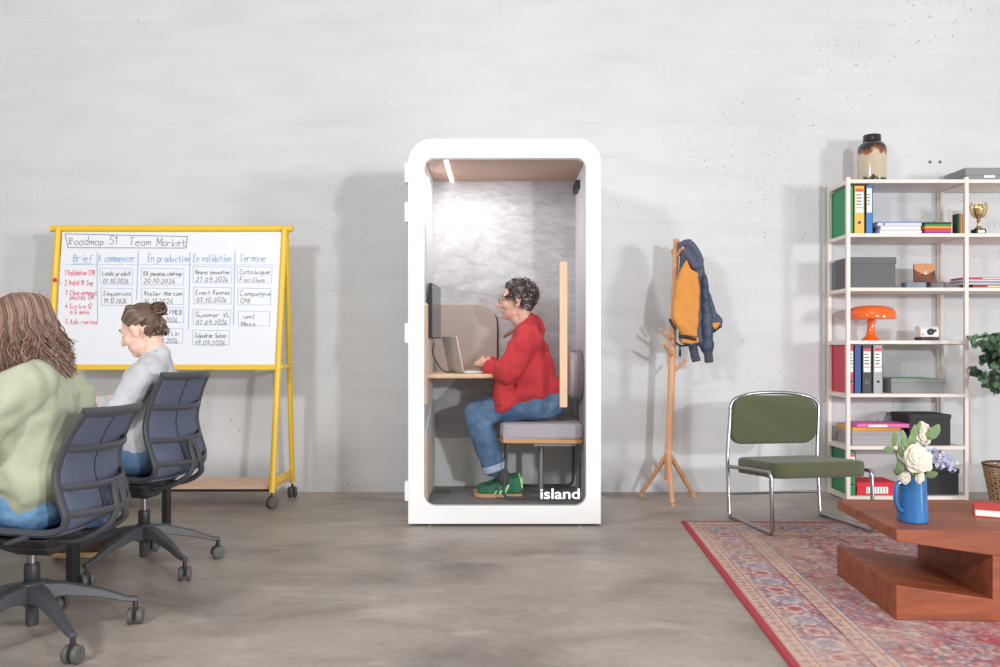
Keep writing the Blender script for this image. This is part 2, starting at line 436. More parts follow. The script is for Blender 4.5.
def bp(px, py):
    Y = 5.4
    for _ in range(4): Y = yf(Z(py, Y)) - 0.0090
    return P(px, py, Y)
nb = Vector((0, -1, slope)).normalized()
def line(mb, pts, w=0.003):
    mb.strip([bp(*p) for p in pts], w, nb)
def card(px0, py0, px1, py1, l1, l2, col=m_line, w=0.0024, h=4.6, adv1=None):
    bx = MB(); line(bx, [(px0, py0), (px1, py0+.6), (px1-.5, py1), (px0+.4, py1-.4), (px0, py0)], 0.0028)
    o = bx.build('note_box', col, panel, smooth=False)
    t = MB()
    a1 = (px1-px0-4)/max(1, len(l1))
    handwrite(t, l1, bp, px0+2.5, py0+7.6, h, 0.0027, nb, adv=min(a1*1.05, 4.1)*F/F)
    handwrite(t, l2, bp, px0+3.0, py0+15.2, h, 0.0027, nb, adv=min((px1-px0-6)/max(1, len(l2))*1.1, 3.6))
    t.build('note_writing', m_ink, o, smooth=False)
# bp uses photo-scale coordinates of the board surface; h/adv are in the same units
t = MB(); line(t, [(65, 233.8), (187.5, 236.5), (186, 248), (68, 247.6), (65, 233.8)], 0.0036)
handwrite(t, 'Roadmap', bp, 69, 245.0, 7.6, 0.0030, nb, adv=5.0)
handwrite(t, 'S1', bp, 109, 244, 7.6, 0.0030, nb, adv=6)
handwrite(t, 'Team', bp, 130, 245.4, 7.6, 0.0030, nb, adv=5.4)
handwrite(t, 'Market', bp, 157, 246, 7.6, 0.0030, nb, adv=4.8)
t.build('title_writing', m_ink, panel, smooth=False)
t = MB()
for s_, x, ad in (('Brief', 73, 4.4), ('A commencer', 98.5, 3.4), ('En production', 148, 3.5), ('En validation', 193.5, 3.3), ('Termine', 240, 3.9)):
    handwrite(t, s_, bp, x, 261.5, 7.2, 0.0036, nb, adv=ad)
line(t, [(72, 264), (92, 263.6)])
for pts in ([(97, 252), (97.6, 322)], [(138.5, 251), (136.5, 300)], [(190, 252), (188.5, 330)], [(235, 251), (233.5, 325)]): line(t, pts, 0.004)
t.build('column_writing', m_blue_ink, panel, smooth=False)
t = MB()
line(t, [(64, 264.5), (278, 264.8)], 0.002)
t.build('rule_line', m_line, panel, smooth=False)
for s_, x, y, ad in (('1 Validation CPR', 65, 275, 2.2), ('2 Valid 19 Sep', 65, 285, 2.4), ('3 Chargement', 65.5, 295, 2.7), ('photos SM', 70, 299.5, 2.7), ('4 Ecrire 12', 65.5, 308.5, 2.8), ('a 6 mois', 70, 314, 2.8), ('5 Ads review', 65.5, 324, 2.9)):
    t = MB(); handwrite(t, s_, bp, x, y, 4.9, 0.0032, nb, adv=ad); t.build('red_writing', m_red_ink, panel, smooth=False)
card(100, 268, 133, 284.5, 'Leads produit', '07.10.2026'); card(101, 288, 132, 305.5, 'Sequences', '19.12.2026')
card(141, 268, 184, 285, 'Kit panneau cadrage', '20.10.2026'); card(141.5, 288, 184, 304.5, 'Atelier Marcom', '16.11.2026')
card(150, 307, 184, 322.5, 'Salon FMCB', '21.11.2026'); card(150, 328, 183, 343, 'Portail Lin', '28.11.2026')
card(193, 266.5, 232, 283, 'Heures innovation', '27.09.2026'); card(193.5, 287, 231.5, 304, 'Event Rennes', '03.10.2026')
card(193, 309.5, 230.5, 325, 'Summer VL', '07.09.2026'); card(192.5, 330, 229.5, 345, 'Calendrier Suisse', '19.09.2026')
card(237, 266.5, 272, 283, 'Catalogue', 'Facilium'); card(237.5, 288, 271, 305, 'Campagne', 'CPR'); card(238, 311, 270, 326, 'Yuml', 'Meta')
# ---------------------------------------------------------------- phone booth
m_felt = bpy.data.materials.new('marbled_grey_felt'); m_felt.use_nodes = True
def _felt():
    N = m_felt.node_tree.nodes; L = m_felt.node_tree.links; b = N['Principled BSDF']; b.inputs['Roughness'].default_value = 0.9
    tc = N.new('ShaderNodeTexCoord'); mp = N.new('ShaderNodeMapping'); mp.inputs['Scale'].default_value = (2.6, 2.6, 7); mp.inputs['Rotation'].default_value = (0, 0.18, 0)
    L.new(tc.outputs['Object'], mp.inputs['Vector'])
    n = N.new('ShaderNodeTexNoise'); n.inputs['Scale'].default_value = 3.2; n.inputs['Detail'].default_value = 10; n.inputs['Roughness'].default_value = 0.72; n.inputs['Distortion'].default_value = 0.8
    L.new(mp.outputs[0], n.inputs['Vector']); r = N.new('ShaderNodeValToRGB'); e = r.color_ramp.elements
    e[0].position = 0.3; e[0].color = lin((168, 167, 170)); e[1].position = 0.7; e[1].color = lin((208, 208, 211))
    L.new(n.outputs['Fac'], r.inputs['Fac']); L.new(r.outputs['Color'], b.inputs['Base Color'])
_felt()
m_felt_side = mat('light_grey_felt', (212, 212, 218), 0.9, var=0.05, vscale=30)
m_ceil = mat('brown_veneer', (190, 158, 138), 0.55, var=0.06, vscale=4, stretch=(1, 10, 1))
m_carpet = mat('dark_grey_carpet', (148, 146, 147), 0.95, var=0.15, vscale=90, bump=0.3, bscale=300)
m_beige = mat('beige_panel', (184, 170, 163), 0.7)
m_mauve = mat('mauve_grey_fabric', (184, 178, 186), 0.9, var=0.04, vscale=80, bump=0.2, bscale=500, sheen=0.2)
m_light = mat('led_strip', (255, 252, 245), 0.5, emit=4)
m_lowpan = mat('grey_lower_panel', (222, 221, 220), 0.5, var=0.05, vscale=8)
m_glass = bpy.data.materials.new('clear_glass'); m_glass.use_nodes = True
def _glass():
    N = m_glass.node_tree.nodes; L = m_glass.node_tree.links; N.remove(N['Principled BSDF'])
    t = N.new('ShaderNodeBsdfTransparent'); t.inputs[0].default_value = (0.985, 0.99, 0.99, 1); g = N.new('ShaderNodeBsdfGlossy'); g.inputs['Roughness'].default_value = 0.02
    fr = N.new('ShaderNodeFresnel'); fr.inputs[0].default_value = 1.45; mx = N.new('ShaderNodeMixShader')
    ms = N.new('ShaderNodeMath'); ms.operation = 'MULTIPLY'; ms.inputs[1].default_value = 0.4; L.new(fr.outputs[0], ms.inputs[0]); L.new(ms.outputs[0], mx.inputs[0]); L.new(t.outputs[0], mx.inputs[1]); L.new(g.outputs[0], mx.inputs[2]); L.new(mx.outputs[0], N['Material Output'].inputs[0])
_glass()
bx0, bx1, BF = -0.523, 0.574, 4.83
ox0, ox1, oz0, oz1 = -0.432, 0.489, 0.115, 2.093
booth = thing('phone_booth', 'tall white rounded office phone booth with a glass door lettered island', 'phone booth', (0.0255, 5.35, 0))
outer = rrect(bx0, bx1, 0.012, 2.203, (0.004, 0.004, 0.135, 0.135), 10)
inner = rrect(ox0, ox1, oz0, oz1, (0.065, 0.065, 0.055, 0.055), 10)
door = MB().ring(outer, inner, BF, BF+0.05).build('door', m_white, booth, bevel=0.004, ang=30)
MB().box((ox0-0.01, BF+0.022, oz0-0.01), (ox1+0.01, BF+0.028, oz1+0.01)).build('glass_pane', m_glass, door, smooth=False)
hd = MB(); hd.prism(rrect(0.357-0.021, 0.357+0.021, 0.68, 1.50, 0.006, 2), BF-0.055, BF-0.02)
for z in (0.80, 1.38): hd.tube([(0.357, BF-0.03, z), (0.357, BF+0.03, z)], 0.008, 8)
hd.build('door_handle', m_oak, door)
for py in (172.5, 212, 333, 491):
    z = Z(py, BF); MB().prism(rrect(bx0-0.018, bx0+0.012, z-0.055, z+0.055, 0.003, 2), BF-0.004, BF+0.06).build('hinge', m_white2, door)
tx = MB(); put_text(tx, 'island', 0.084, (0.226, BF+0.019, 0.153), (1, 0, 0), (0, 0, 1), bold=0.0014, width=0.229)
tx.build('lettering', mat('self_lit_white_vinyl', (252, 252, 252), 0.5, emit=0.25), door, smooth=False)  # plain vinyl letters brightened by a faint emission, not a lit sign
shell_in = rrect(ox0-0.03, ox1+0.03, 0.09, 2.12, 0.02, 10)
MB().ring(outer, shell_in, BF+0.055, 5.90).build('shell', m_white, booth, ang=30)
MB().prism(rrect(bx0+0.02, bx1-0.02, 0.05, 2.18, 0.1, 6), 5.86, 5.895).build('rear_panel', m_white, booth)
BY = 5.53
MB().box((ox0-0.03, BY, 0.09), (ox1+0.03, BY+0.03, 2.12)).build('felt_back_panel', m_felt, booth, smooth=False)
MB().box((ox0-0.02, BY-0.02, 0.115), (ox1+0.02, BY, 0.43)).build('lower_back_panel', m_lowpan, booth, smooth=False)
MB().box((ox0-0.03, BF+0.06, 2.095), (ox1+0.03, BY, 2.125)).build('ceiling_panel', m_ceil, booth, smooth=False)
MB().box((-0.322, BF+0.07, 2.089), (-0.300, BY-0.01, 2.0955)).build('light_strip', m_light, booth, smooth=False)
MB().box((ox0-0.03, BF+0.06, 0.08), (ox1+0.03, BY, 0.113)).build('floor_mat', m_carpet, booth, smooth=False)
MB().box((ox0-0.03, BF+0.06, 0.1), (ox0-0.002, BY, 2.1)).build('side_panel', m_felt_side, booth, smooth=False)
MB().box((ox1+0.002, BF+0.06, 0.1), (ox1+0.03, BY, 2.1)).build('side_panel', m_felt_side, booth, smooth=False)
fg = MB()
for i in range(7): fg.box((-0.40+i*0.013, 5.25, 0.113), (-0.393+i*0.013, 5.40, 0.1155))
fg.build('floor_grille', m_blackp, booth, smooth=False)
vn = MB(); vn.box((ox1-0.022, 5.20, 1.99), (ox1+0.004, 5.42, 2.04))
for i in range(6): vn.box((ox1-0.026, 5.21+i*0.034, 1.995), (ox1-0.02, 5.228+i*0.034, 2.035))
vn.build('air_vent', m_blackp, booth, smooth=False)
# left side trim boards
MB().prism([(y, z) for y, z in rrect(BF+0.07, 5.36, 0.68, 1.27, 0.02, 3)], ox0-0.002, ox0+0.012, axis='x').build('side_board', mat('pale_board', (216, 211, 208), 0.6), booth)
MB().box((ox0-0.002, BF+0.064, 0.69), (ox0+0.013, BF+0.074, 1.26)).build('board_edge', m_oak, booth)
MB().prism([(BF+0.07, 0.125), (5.50, 0.125), (5.50, 0.66), (5.44, 0.70), (BF+0.10, 0.54), (BF+0.07, 0.5)], ox0-0.002, ox0+0.010, axis='x').build('side_board', mat('cream_board', (222, 214, 206), 0.6), booth)
MB().prism([(BF+0.066, 0.125), (BF+0.085, 0.125), (BF+0.085, 0.5), (BF+0.066, 0.5)], ox0-0.002, ox0+0.014, axis='x').build('board_edge', m_oak, booth)
# beige pin board on the back wall
zb0, zb1, xb1 = 0.80, Z(304, 5.50), X(497, 5.50)
MB().prism(rrect(ox0, xb1, zb0, zb1, (0.01, 0.01, 0.13, 0.01), 10), 5.505, 5.53).build('pin_board', m_beige, booth, bevel=0.003)
ed = MB(); pe = rrect(ox0, xb1, zb0, zb1, (0.01, 0.01, 0.13, 0.01), 10)
ed.tube([(x+0.003, 5.515, z) for x, z in pe[11+3:33-7]], 0.004, 6); ed.build('pin_board_edge', m_black, booth)
# desk leaf
dk = [(ox0, BF+0.10), (-0.10, BF+0.10), (-0.02, BF+0.18), (-0.01, 5.35), (-0.02, 5.50), (ox0, 5.50)]
MB().prism([tuple(p[:2]) for p in fillet([(x, y, 0) for x, y in dk], 0.09)], 0.836, 0.860, axis='z').build('desk_leaf', m_oak, booth, bevel=0.006)
MB().prism([(ox0, 0.68), (ox0, 0.836), (-0.25, 0.836), (ox0+0.03, 0.68)], 5.44, 5.46).build('desk_bracket', m_felt_side, booth)
# bench
sc = MB().prism(rrect(-0.005+0.01, ox1, 0, 1, 0.01, 2), 0, 0.1) if False else None
cu = MB(); pts2 = fillet([(0.02, 4.985, 0), (ox1, 4.955, 0), (ox1, 5.50, 0), (0.06, 5.48, 0), (0.0, 5.40, 0), (0.0, 5.05, 0), (0.02, 4.985, 0)], 0.05)
poly = [(p.x, p.y) for p in pts2]
MB().prism(poly, 0.478, 0.569, axis='z', top=poly).build('seat_cushion', m_mauve, booth, bevel=0.038, seg=5)
MB().prism([(x, y-0.004) for x, y in poly], 0.456, 0.478, axis='z').build('seat_board', mat('orange_ply', (214, 160, 112), 0.5), booth)
for yy in (4.975, 5.42):
    k = MB(); k.tube(fillet([(0.045, yy, 0.456), (0.018, yy, 0.135), (0.465, yy, 0.135), (0.470, yy, 0.456)], 0.045), 0.009, 10)
    k.build('bench_leg', m_grey_pl, booth)
k = MB()
for x in (0.25,): k.tube([(x, 5.2, 0.456), (x, 5.2, 0.13)], 0.018, 10)
k.box((0.20, 5.0, 0.435), (0.45, 5.4, 0.456)); k.build('bench_support', mat('support_grey', (150, 150, 153), 0.4, metal=0.6), booth)
bk = MB(); bk.prism(rrect(4.965, 5.48, 0.715, 0.985, 0.13, 8), ox1-0.076, ox1+0.0, axis='x'); bk.build('back_cushion', m_mauve, booth, bevel=0.025, seg=4)
bk = MB(); bk.prism(rrect(4.95, 5.495, 0.70, 1.0, 0.145, 8), ox1-0.03, ox1+0.001, axis='x'); bk.build('back_cushion_rim', mat('mauve_piping', (150, 140, 150), 0.8), booth, bevel=0.01)
MB().box((bx0+0.05, BF+0.03, 0.004), (bx1-0.05, 5.8, 0.016)).build('plinth', m_black, booth, smooth=False)
for x in (bx0+0.12, bx1-0.12):
    for y in (BF+0.025, 5.8): MB().lathe([(0.016, 0), (0.016, 0.006), (0.008, 0.008), (0.008, 0.02)], (x, y, 0), 12).build('levelling_foot', m_steel, booth)
# monitor
mon = thing('monitor', 'thin black monitor seen edge-on above the booth desk', 'monitor', (-0.40, 5.2, 1.2))
mm = MB(); mm.M = Matrix.Translation((-0.395, 5.2, 1.205)) @ Matrix.Rotation(math.radians(-3), 4, 'Z')
mm.prism(rrect(-0.22, 0.20, -0.135, 0.190, 0.012, 3), -0.014, 0.008, axis='x'); mm.build('casing', m_blackp, mon, bevel=0.003)
mm = MB(); mm.M = Matrix.Translation((-0.395, 5.2, 1.205)) @ Matrix.Rotation(math.radians(-3), 4, 'Z')
mm.prism(rrect(-0.213, 0.193, -0.128, 0.183, 0.004, 2), 0.0082, 0.0095, axis='x'); mm.build('screen', mat('screen_glass', (70, 84, 96), 0.15), mon, smooth=False)
mm = MB(); mm.box((-0.436, 5.13, 1.10), (-0.405, 5.27, 1.32)); mm.build('wall_mount', m_grey_pl, mon)
# laptop
lp = thing('laptop', 'silver laptop open on the booth desk in front of the seated person', 'laptop', (-0.22, 5.2, 0.86))
m_alu = mat('brushed_aluminium', (208, 203, 198), 0.4, metal=0.15)
ML = Matrix.Translation((-0.265, 5.19, 0.862)) @ Matrix.Rotation(math.radians(20), 4, 'Z')
q = MB(ML); q.prism(rrect(0.0, 0.22, -0.155, 0.155, 0.012, 3), 0, 0.012, axis='z'); q.build('laptop_base', m_alu, lp, bevel=0.002)
q = MB(ML @ Matrix.Translation((0.0, 0, 0.010)) @ Matrix.Rotation(math.radians(-12), 4, 'Y')); q.prism(rrect(-0.155, 0.155, 0, 0.215, 0.012, 3), -0.007, 0.0, axis='x'); lid = q.build('laptop_lid', m_alu, lp, bevel=0.002)
q = MB(ML @ Matrix.Translation((0.0, 0, 0.010)) @ Matrix.Rotation(math.radians(-12), 4, 'Y')); q.prism(rrect(-0.148, 0.148, 0.01, 0.208, 0.006, 2), 0.0, 0.001, axis='x'); q.build('laptop_screen', m_black, lid)
q = MB(ML @ Matrix.Translation((0.0, 0, 0.010)) @ Matrix.Rotation(math.radians(-12), 4, 'Y'))
for i in range(3): q.ell((-0.008, -0.09, 0.05+i*0.016), (0.002, 0.006, 0.005), seg=8, rings=4)
q.build('lid_mark', m_black, lid)
cbl = MB(); cbl.tube(smooth_path([(-0.395, 5.1, 1.045), (-0.40, 5.05, 0.98), (-0.37, 5.03, 0.92), (-0.33, 5.04, 0.875), (-0.27, 5.08, 0.869)], 6), 0.004, 6)
tag(cbl.build('cable', m_black, loc=(-0.35, 5.05, 0.87)), 'thin black cable hanging from the monitor down to the laptop', 'cable')
# ---------------------------------------------------------------- people
m_skinC = mat('skin_warm', (226, 176, 156), 0.55, var=0.04, vscale=30)
m_skinB = mat('skin_fair', (236, 196, 178), 0.55, var=0.03, vscale=30)
m_jean = mat('blue_denim', (112, 142, 176), 0.85, col2=(62, 92, 130), vscale=9, bump=0.25, bscale=300)
m_jean2 = mat('faded_denim', (126, 168, 205), 0.85, col2=(80, 122, 168), vscale=9, bump=0.25, bscale=300)
m_red = mat('red_wool', (206, 54, 62), 0.95, var=0.07, vscale=40, bump=0.5, bscale=260, sheen=0.0)
m_sage = mat('sage_cotton', (172, 177, 152), 0.85, var=0.04, vscale=20, bump=0.15, bscale=120)
m_knit = mat('heather_grey_knit', (216, 217, 221), 0.95, col2=(188, 190, 195), vscale=260, bump=0.5, bscale=330)
m_hair_attr = attr_mat('hair_strands', 0.5)
m_eye = mat('eye_white', (240, 236, 232), 0.3); m_lip = mat('lip', (196, 118, 112), 0.5); m_dark = mat('dark_iris', (40, 30, 26), 0.3)
m_gum = mat('gum_sole', (206, 160, 118), 0.6); m_green_sh = mat('green_suede', (52, 116, 90), 0.85, var=0.08, vscale=60); m_mint = mat('mint_stripe', (168, 240, 160), 0.6)
m_sock = mat('charcoal_sock', (72, 72, 78), 0.9)
def head_shapes(mb, H, nose=1.0):
    """H: 4x4 matrix; local +X forward, +Z up, unit head 0.235 m tall"""
    R = H.to_3x3()
    def E(c, r, q=None): mb.ell(H @ Vector(c), r, R if q is None else R @ q, 18, 12)
    E((-0.018, 0, 0.032), (0.092, 0.076, 0.084)); E((0.028, 0, -0.012), (0.060, 0.062, 0.085))
    E((0.030, 0, -0.066), (0.056, 0.052, 0.046)); E((0.064, 0, -0.092), (0.022, 0.026, 0.021)); E((0.052, 0, -0.055), (0.036, 0.036, 0.040))
    mb.cap(H @ V(0.086, 0, 0.014), 0.008, H @ V(0.086+0.026*nose, 0, -0.027), 0.011, 10)
    for s in (-1, 1):
        mb.ell(H @ V(0.092, s*0.012, -0.033), 0.0085); mb.ell(H @ V(0.054, s*0.033, -0.030), 0.028)
        mb.ell(H @ V(-0.008, s*0.076, -0.012), (0.019, 0.009, 0.031), R @ rot('Y', -12))
        mb.ell(H @ V(-0.004, s*0.083, 0.004), (0.015, 0.006, 0.016), R)
    mb.cap(H @ V(0.072, -0.032, 0.024), 0.015, H @ V(0.072, 0.032, 0.024), 0.015, 10)
    mb.cap(H @ V(0.081, -0.015, -0.056), 0.0085, H @ V(0.081, 0.015, -0.056), 0.0085, 8)
    mb.cap(H @ V(0.080, -0.013, -0.070), 0.0085, H @ V(0.080, 0.013, -0.070), 0.0085, 8)
def face_parts(H, body, brow):
    e = MB()
    for s in (-1, 1): e.ell(H @ V(0.0690, s*0.029, 0.003), 0.0125)
    ey = e.build('eye', m_eye, body)
    e = MB()
    for s in (-1, 1): e.ell(H @ V(0.0790, s*0.030, 0.002), (0.004, 0.006, 0.006), H.to_3x3())
    e.build('iris', m_dark, ey)
    e = MB(); e.chain([H @ V(0.078, -0.022, -0.0625), H @ V(0.0865, -0.007, -0.0572), H @ V(0.0865, 0.007, -0.0572), H @ V(0.078, 0.022, -0.0625)], [0.003, 0.0058, 0.0058, 0.003], 8); e.chain([H @ V(0.078, -0.021, -0.0635), H @ V(0.0855, 0, -0.0685), H @ V(0.078, 0.021, -0.0635)], [0.003, 0.0062, 0.003], 8)
    e.build('lips', m_lip, body)
    e = MB()
    for s in (-1, 1): e.chain([H @ V(0.086, s*0.014, 0.026), H @ V(0.083, s*0.032, 0.032), H @ V(0.070, s*0.050, 0.026)], [0.004, 0.0045, 0.003], 8)
    e.build('eyebrow', brow, body)
def hand_shapes(mb, w, d, pn, thumb, curl=(20, 30, 20), s=1.0):
    """w wrist, d finger direction, pn palm normal (towards which fingers curl), thumb = +-1 side"""
    w, d, pn = Vector(w), Vector(d).normalized(), Vector(pn); pn = (pn - d*pn.dot(d)).normalized(); a = d.cross(pn).normalized()*thumb
    mb.cap(w, 0.024*s, w + d*0.03*s, 0.024*s)
    for i in range(4): mb.cap(w + d*0.02*s + a*(0.010-0.007*i)*s, 0.014*s, w + d*0.082*s + a*(0.030-0.0205*i)*s, 0.0115*s, 10)
    for i, L in enumerate((0.070, 0.078, 0.072, 0.056)):
        p = w + d*(0.086 - 0.004*abs(i-1))*s + a*(0.031-0.0205*i)*s; ang = 0; r = 0.0092*s
        for j, (f, c) in enumerate(zip((0.45, 0.31, 0.24), curl)):
            ang += math.radians(c); q = p + (d*math.cos(ang) + pn*math.sin(ang))*L*f*s
            mb.cap(p, r, q, r*0.9, 10); p = q; r *= 0.9
    p = w + d*0.025*s + a*0.022*s; q = p + (d*0.6 + a*0.75 + pn*0.3).normalized()*0.042*s; t = q + (d*0.95 + a*0.15 + pn*0.4).normalized()*0.032*s
    u = t + (d*0.95 + pn*0.45).normalized()*0.024*s
    mb.cap(p, 0.014*s, q, 0.0115*s, 10); mb.cap(q, 0.0112*s, t, 0.010*s, 10); mb.cap(t, 0.010*s, u, 0.0085*s, 10)
def head_matrix(c, yaw, pitch, roll=0):
    """yaw: facing direction angle in degrees (180 = -X); pitch down positive"""
    return Matrix.Translation(c) @ Matrix.Rotation(math.radians(yaw), 4, 'Z') @ Matrix.Rotation(math.radians(pitch), 4, 'Y') @ Matrix.Rotation(math.radians(roll), 4, 'X')
def shoe(name, heel, direc, lab_m, parent, sole_m, stripe_m=None, L=0.275, tilt=0, collar=None):
    d = Vector(direc).normalized(); a = Matrix((d, Vector((0, 0, 1)).cross(d), Vector((0, 0, 1)))).transposed().to_4x4()
    M = Matrix.Translation(heel) @ a @ Matrix.Rotation(math.radians(-tilt), 4, 'Y')
    out = [(0, -0.028), (-0.012, 0), (0, 0.028), (0.06, 0.033), (0.12, 0.034), (0.18, 0.046), (0.235, 0.040), (L-0.008, 0.020), (L, -0.004), (L-0.02, -0.032), (0.20, -0.045), (0.12, -0.034), (0.06, -0.032)]
    sm_ = [(p.x, p.y) for p in smooth_path([(x, y, 0) for x, y in out], 4, True)]
    up = MB(M)
    up.chain([(0.028, 0, 0.052), (0.09, 0, 0.052), (0.16, 0, 0.042), (0.225, 0, 0.036)], [0.036, 0.036, 0.036, 0.030])
    up.chain([(0.026, 0, 0.085), (0.070, 0, 0.092)], [0.033, 0.033]); up.chain([(0.10, 0, 0.075), (0.17, 0, 0.05)], [0.032, 0.030])
    up.cap((0.02, 0, 0.05), 0.033, (0.024, 0, 0.10), 0.026); up.ell((0.205, 0.0, 0.038), (0.058, 0.042, 0.024))
    o = up.build('shoe', lab_m, parent, remesh=0.0045, sm=4)
    s_ = MB(M); s_.prism(sm_, 0.0, 0.026, axis='z'); s_.build('sole', sole_m, o, bevel=0.006)
    if stripe_m:
        for sg in (-1, 1):
            t = MB(M)
            for k in range(3):
                x = 0.088 + k*0.028
                t.add([(x, sg*0.0395, 0.028), (x+0.013, sg*0.0395, 0.028), (x-0.012, sg*0.030, 0.080-k*0.006), (x-0.025, sg*0.030, 0.080-k*0.006)], [(0, 1, 2, 3)])
            t.build('stripe', stripe_m, o, smooth=False, solid=0.004)
        t = MB(M); t.prism([(-0.015, 0.055), (-0.012, 0.118), (0.004, 0.124), (0.004, 0.055)], -0.014, 0.014); t.build('heel_tab', stripe_m, o, bevel=0.003)
        t = MB(M)
        for k in range(5): t.bar((0.092+k*0.017, -0.020, 0.107-k*0.0085), (0.098+k*0.017, 0.020, 0.107-k*0.0085), 0.006, 0.005)
        t.build('laces', stripe_m, o)
    return o
# ---- person in the booth -------------------------------------------------
YC = 5.18
HC = head_matrix((X(516, YC), YC, Z(301.2, YC)), 180, 0)
nb_ = V(X(528.5, YC), YC, Z(322, YC))
shN, shF = V(X(530, 5.02), 5.02, Z(340, 5.02)), V(X(527, 5.36), 5.36, Z(341, 5.36))
elN, elF = V(X(507, 4.98), 4.98, Z(373, 4.98)), V(X(505, 5.40), 5.40, Z(371, 5.40))
wrN, wrF = V(X(488, 5.08), 5.08, Z(366, 5.08)), V(X(490, 5.28), 5.28, Z(364, 5.28))
hip = V(X(544, YC), YC, Z(401, YC))
b = MB(); head_shapes(b, HC)
b.cap(HC @ V(-0.03, 0, -0.06), 0.054, nb_ + V(-0.01, 0, -0.02), 0.058); b.cap(HC @ V(0.01, 0, -0.09), 0.040, nb_ + V(-0.03, 0, -0.02), 0.050)
chest = V(X(527, YC), YC, Z(355, YC))
b.cap(nb_+V(0, 0, -0.06), 0.085, chest, 0.12); b.cap(shN, 0.05, shF, 0.05); b.cap(chest, 0.12, hip, 0.125)
for sh_, el, wr, sg in ((shN, elN, wrN, -1), (shF, elF, wrF, 1)):
    b.chain([sh_, el, wr], [0.046, 0.038, 0.024])
    k = V(X(478, YC+sg*0.085), YC+sg*0.085, Z(414, YC+sg*0.085)); an = V(X(499, YC+sg*0.08), YC+sg*0.08, Z(476, YC+sg*0.08))
    an = an + V(-0.012, 0, 0.05); b.chain([hip+V(0, sg*0.08, 0), k, an], [0.070, 0.045, 0.030]); b.cap(an, 0.030, an+V(0.030, 0, -0.085), 0.024)
hand_shapes(b, wrN + V(-0.008, 0, 0.006), (-0.50, 0.68, 0.25), (0.6, 0.3, -0.8), -1, (35, 45, 25), 0.98)
hand_shapes(b, wrF + V(-0.005, 0, -0.02), (-0.6, -0.7, -0.15), (0.5, -0.3, -0.8), 1, (30, 40, 25), 0.92)
pc = b.build('person', m_skinC, None, remesh=0.0045, sm=3, loc=(hip.x, YC, 0.111))
tag(pc, 'person in a red wool jacket and blue jeans seated inside the glass booth', 'person')
face_parts(HC, pc, mat('grey_brow', (92, 78, 72), 0.8))
# jeans
j = MB()
for sg in (-1, 1):
    y = YC+sg*0.085
    k = V(X(476, y), y, Z(413, y)); an = V(X(494, y), y, Z(464, y))
    j.chain([hip+V(0.01, sg*0.075, -0.005), (hip+V(0, sg*0.08, 0))*0.5 + k*0.5 + V(0, 0, 0.004), k], [0.102, 0.090, 0.074])
    j.chain([k, k*0.5+an*0.5+V(-0.006, 0, 0), an+V(0, 0, -0.01)], [0.076, 0.076, 0.070])
j.cap(hip+V(0.02, -0.07, 0.0), 0.105, hip+V(0.02, 0.07, 0.0), 0.105)
jn = j.build('jeans', m_jean, pc, remesh=0.008, sm=6, disp=[(0.05, 0.014), (0.09, 0.006, 7)])
for sg in (-1, 1):
    y = YC+sg*0.085; k = V(X(476, y), y, Z(413, y)); an = V(X(494.5, y), y, Z(467, y)); d = (an-k).normalized()
    q = MB(); q.tube([an-d*0.020, an+d*0.022], [0.078, 0.076], 22); q.build('turn_up', mat('pale_denim', (172, 188, 208), 0.9), jn, bevel=0.006)
    q = MB(); q.chain([an+V(0.01, 0, 0), an+d*0.03+V(0.025, 0, 0), an+V(0.056, 0, -0.075)], [0.050, 0.047, 0.042]); q.build('sock', m_sock, pc)
    shoe('shoe', V(X(520.5 if sg < 0 else 518.5, y), y, 0.1155), (-1, -0.06*sg, 0), m_green_sh, pc, m_gum, m_mint, 0.278)
# jacket
t = MB()
t.chain([nb_+V(0.008, 0, -0.035), chest+V(0.0, 0, 0.03)], [0.086, 0.13])
t.cap(shN+V(0.0, 0.02, 0.004), 0.070, shF+V(0, -0.02, 0.004), 0.070)
t.cap(nb_+V(0.0, -0.035, -0.038), 0.070, shN+V(0, 0.03, 0.008), 0.068); t.cap(nb_+V(0.0, 0.035, -0.038), 0.070, shF+V(0, -0.03, 0.008), 0.068)
for sg in (-1, 1):
    t.chain([chest+V(0.0, sg*0.055, 0.03), V(X(533, YC), YC+sg*0.07, Z(378, YC)), hip+V(-0.05, sg*0.075, 0.085)], [0.128, 0.145, 0.120])
    t.cap(hip+V(0.0, sg*0.08, 0.085), 0.100, hip+V(-0.13, sg*0.07, 0.055), 0.085)
    t.cap(V(X(512, YC), YC+sg*0.05, Z(368, YC)), 0.095, V(X(508, YC), YC+sg*0.06, Z(392, YC)), 0.085)
    t.cap(V(X(504, YC), YC+sg*0.12, Z(388, YC)), 0.07, V(X(501, YC), YC+sg*0.145, Z(404, YC)), 0.050); t.cap(V(X(501, YC), YC+sg*0.145, Z(404, YC)), 0.05, V(X(532, YC), YC+sg*0.135, Z(388, YC)), 0.065)
for sh_, el, wr in ((shN, elN, wrN), (shF, elF, wrF)):
    t.chain([sh_, el + V(0.0, 0, 0.004), wr + (el-wr).normalized()*0.035], [0.078, 0.068, 0.050])
jk = t.build('red_jacket', m_red, pc, remesh=0.0075, sm=5, disp=[(0.10, 0.035), (0.12, 0.014, 7)])
q = MB()
for wr, el in ((wrN, elN), (wrF, elF)):
    d = (wr-el).normalized(); q.tube([wr-d*0.045, wr-d*0.022], [0.050, 0.046], 20)
q.build('cuff', m_red, jk, bevel=0.005)
q = MB(); cc = V(X(516.5, YC), YC, Z(328, YC)); q.tube([cc + V(-0.072, 0, -0.052)*math.cos(a) + V(0, 0.066, 0)*math.sin(a) for a in [2*math.pi*i/24 for i in range(24)]], 0.010, 8, closed=True)
q.build('collar', mat('olive_collar', (142, 112, 82), 0.9), jk)
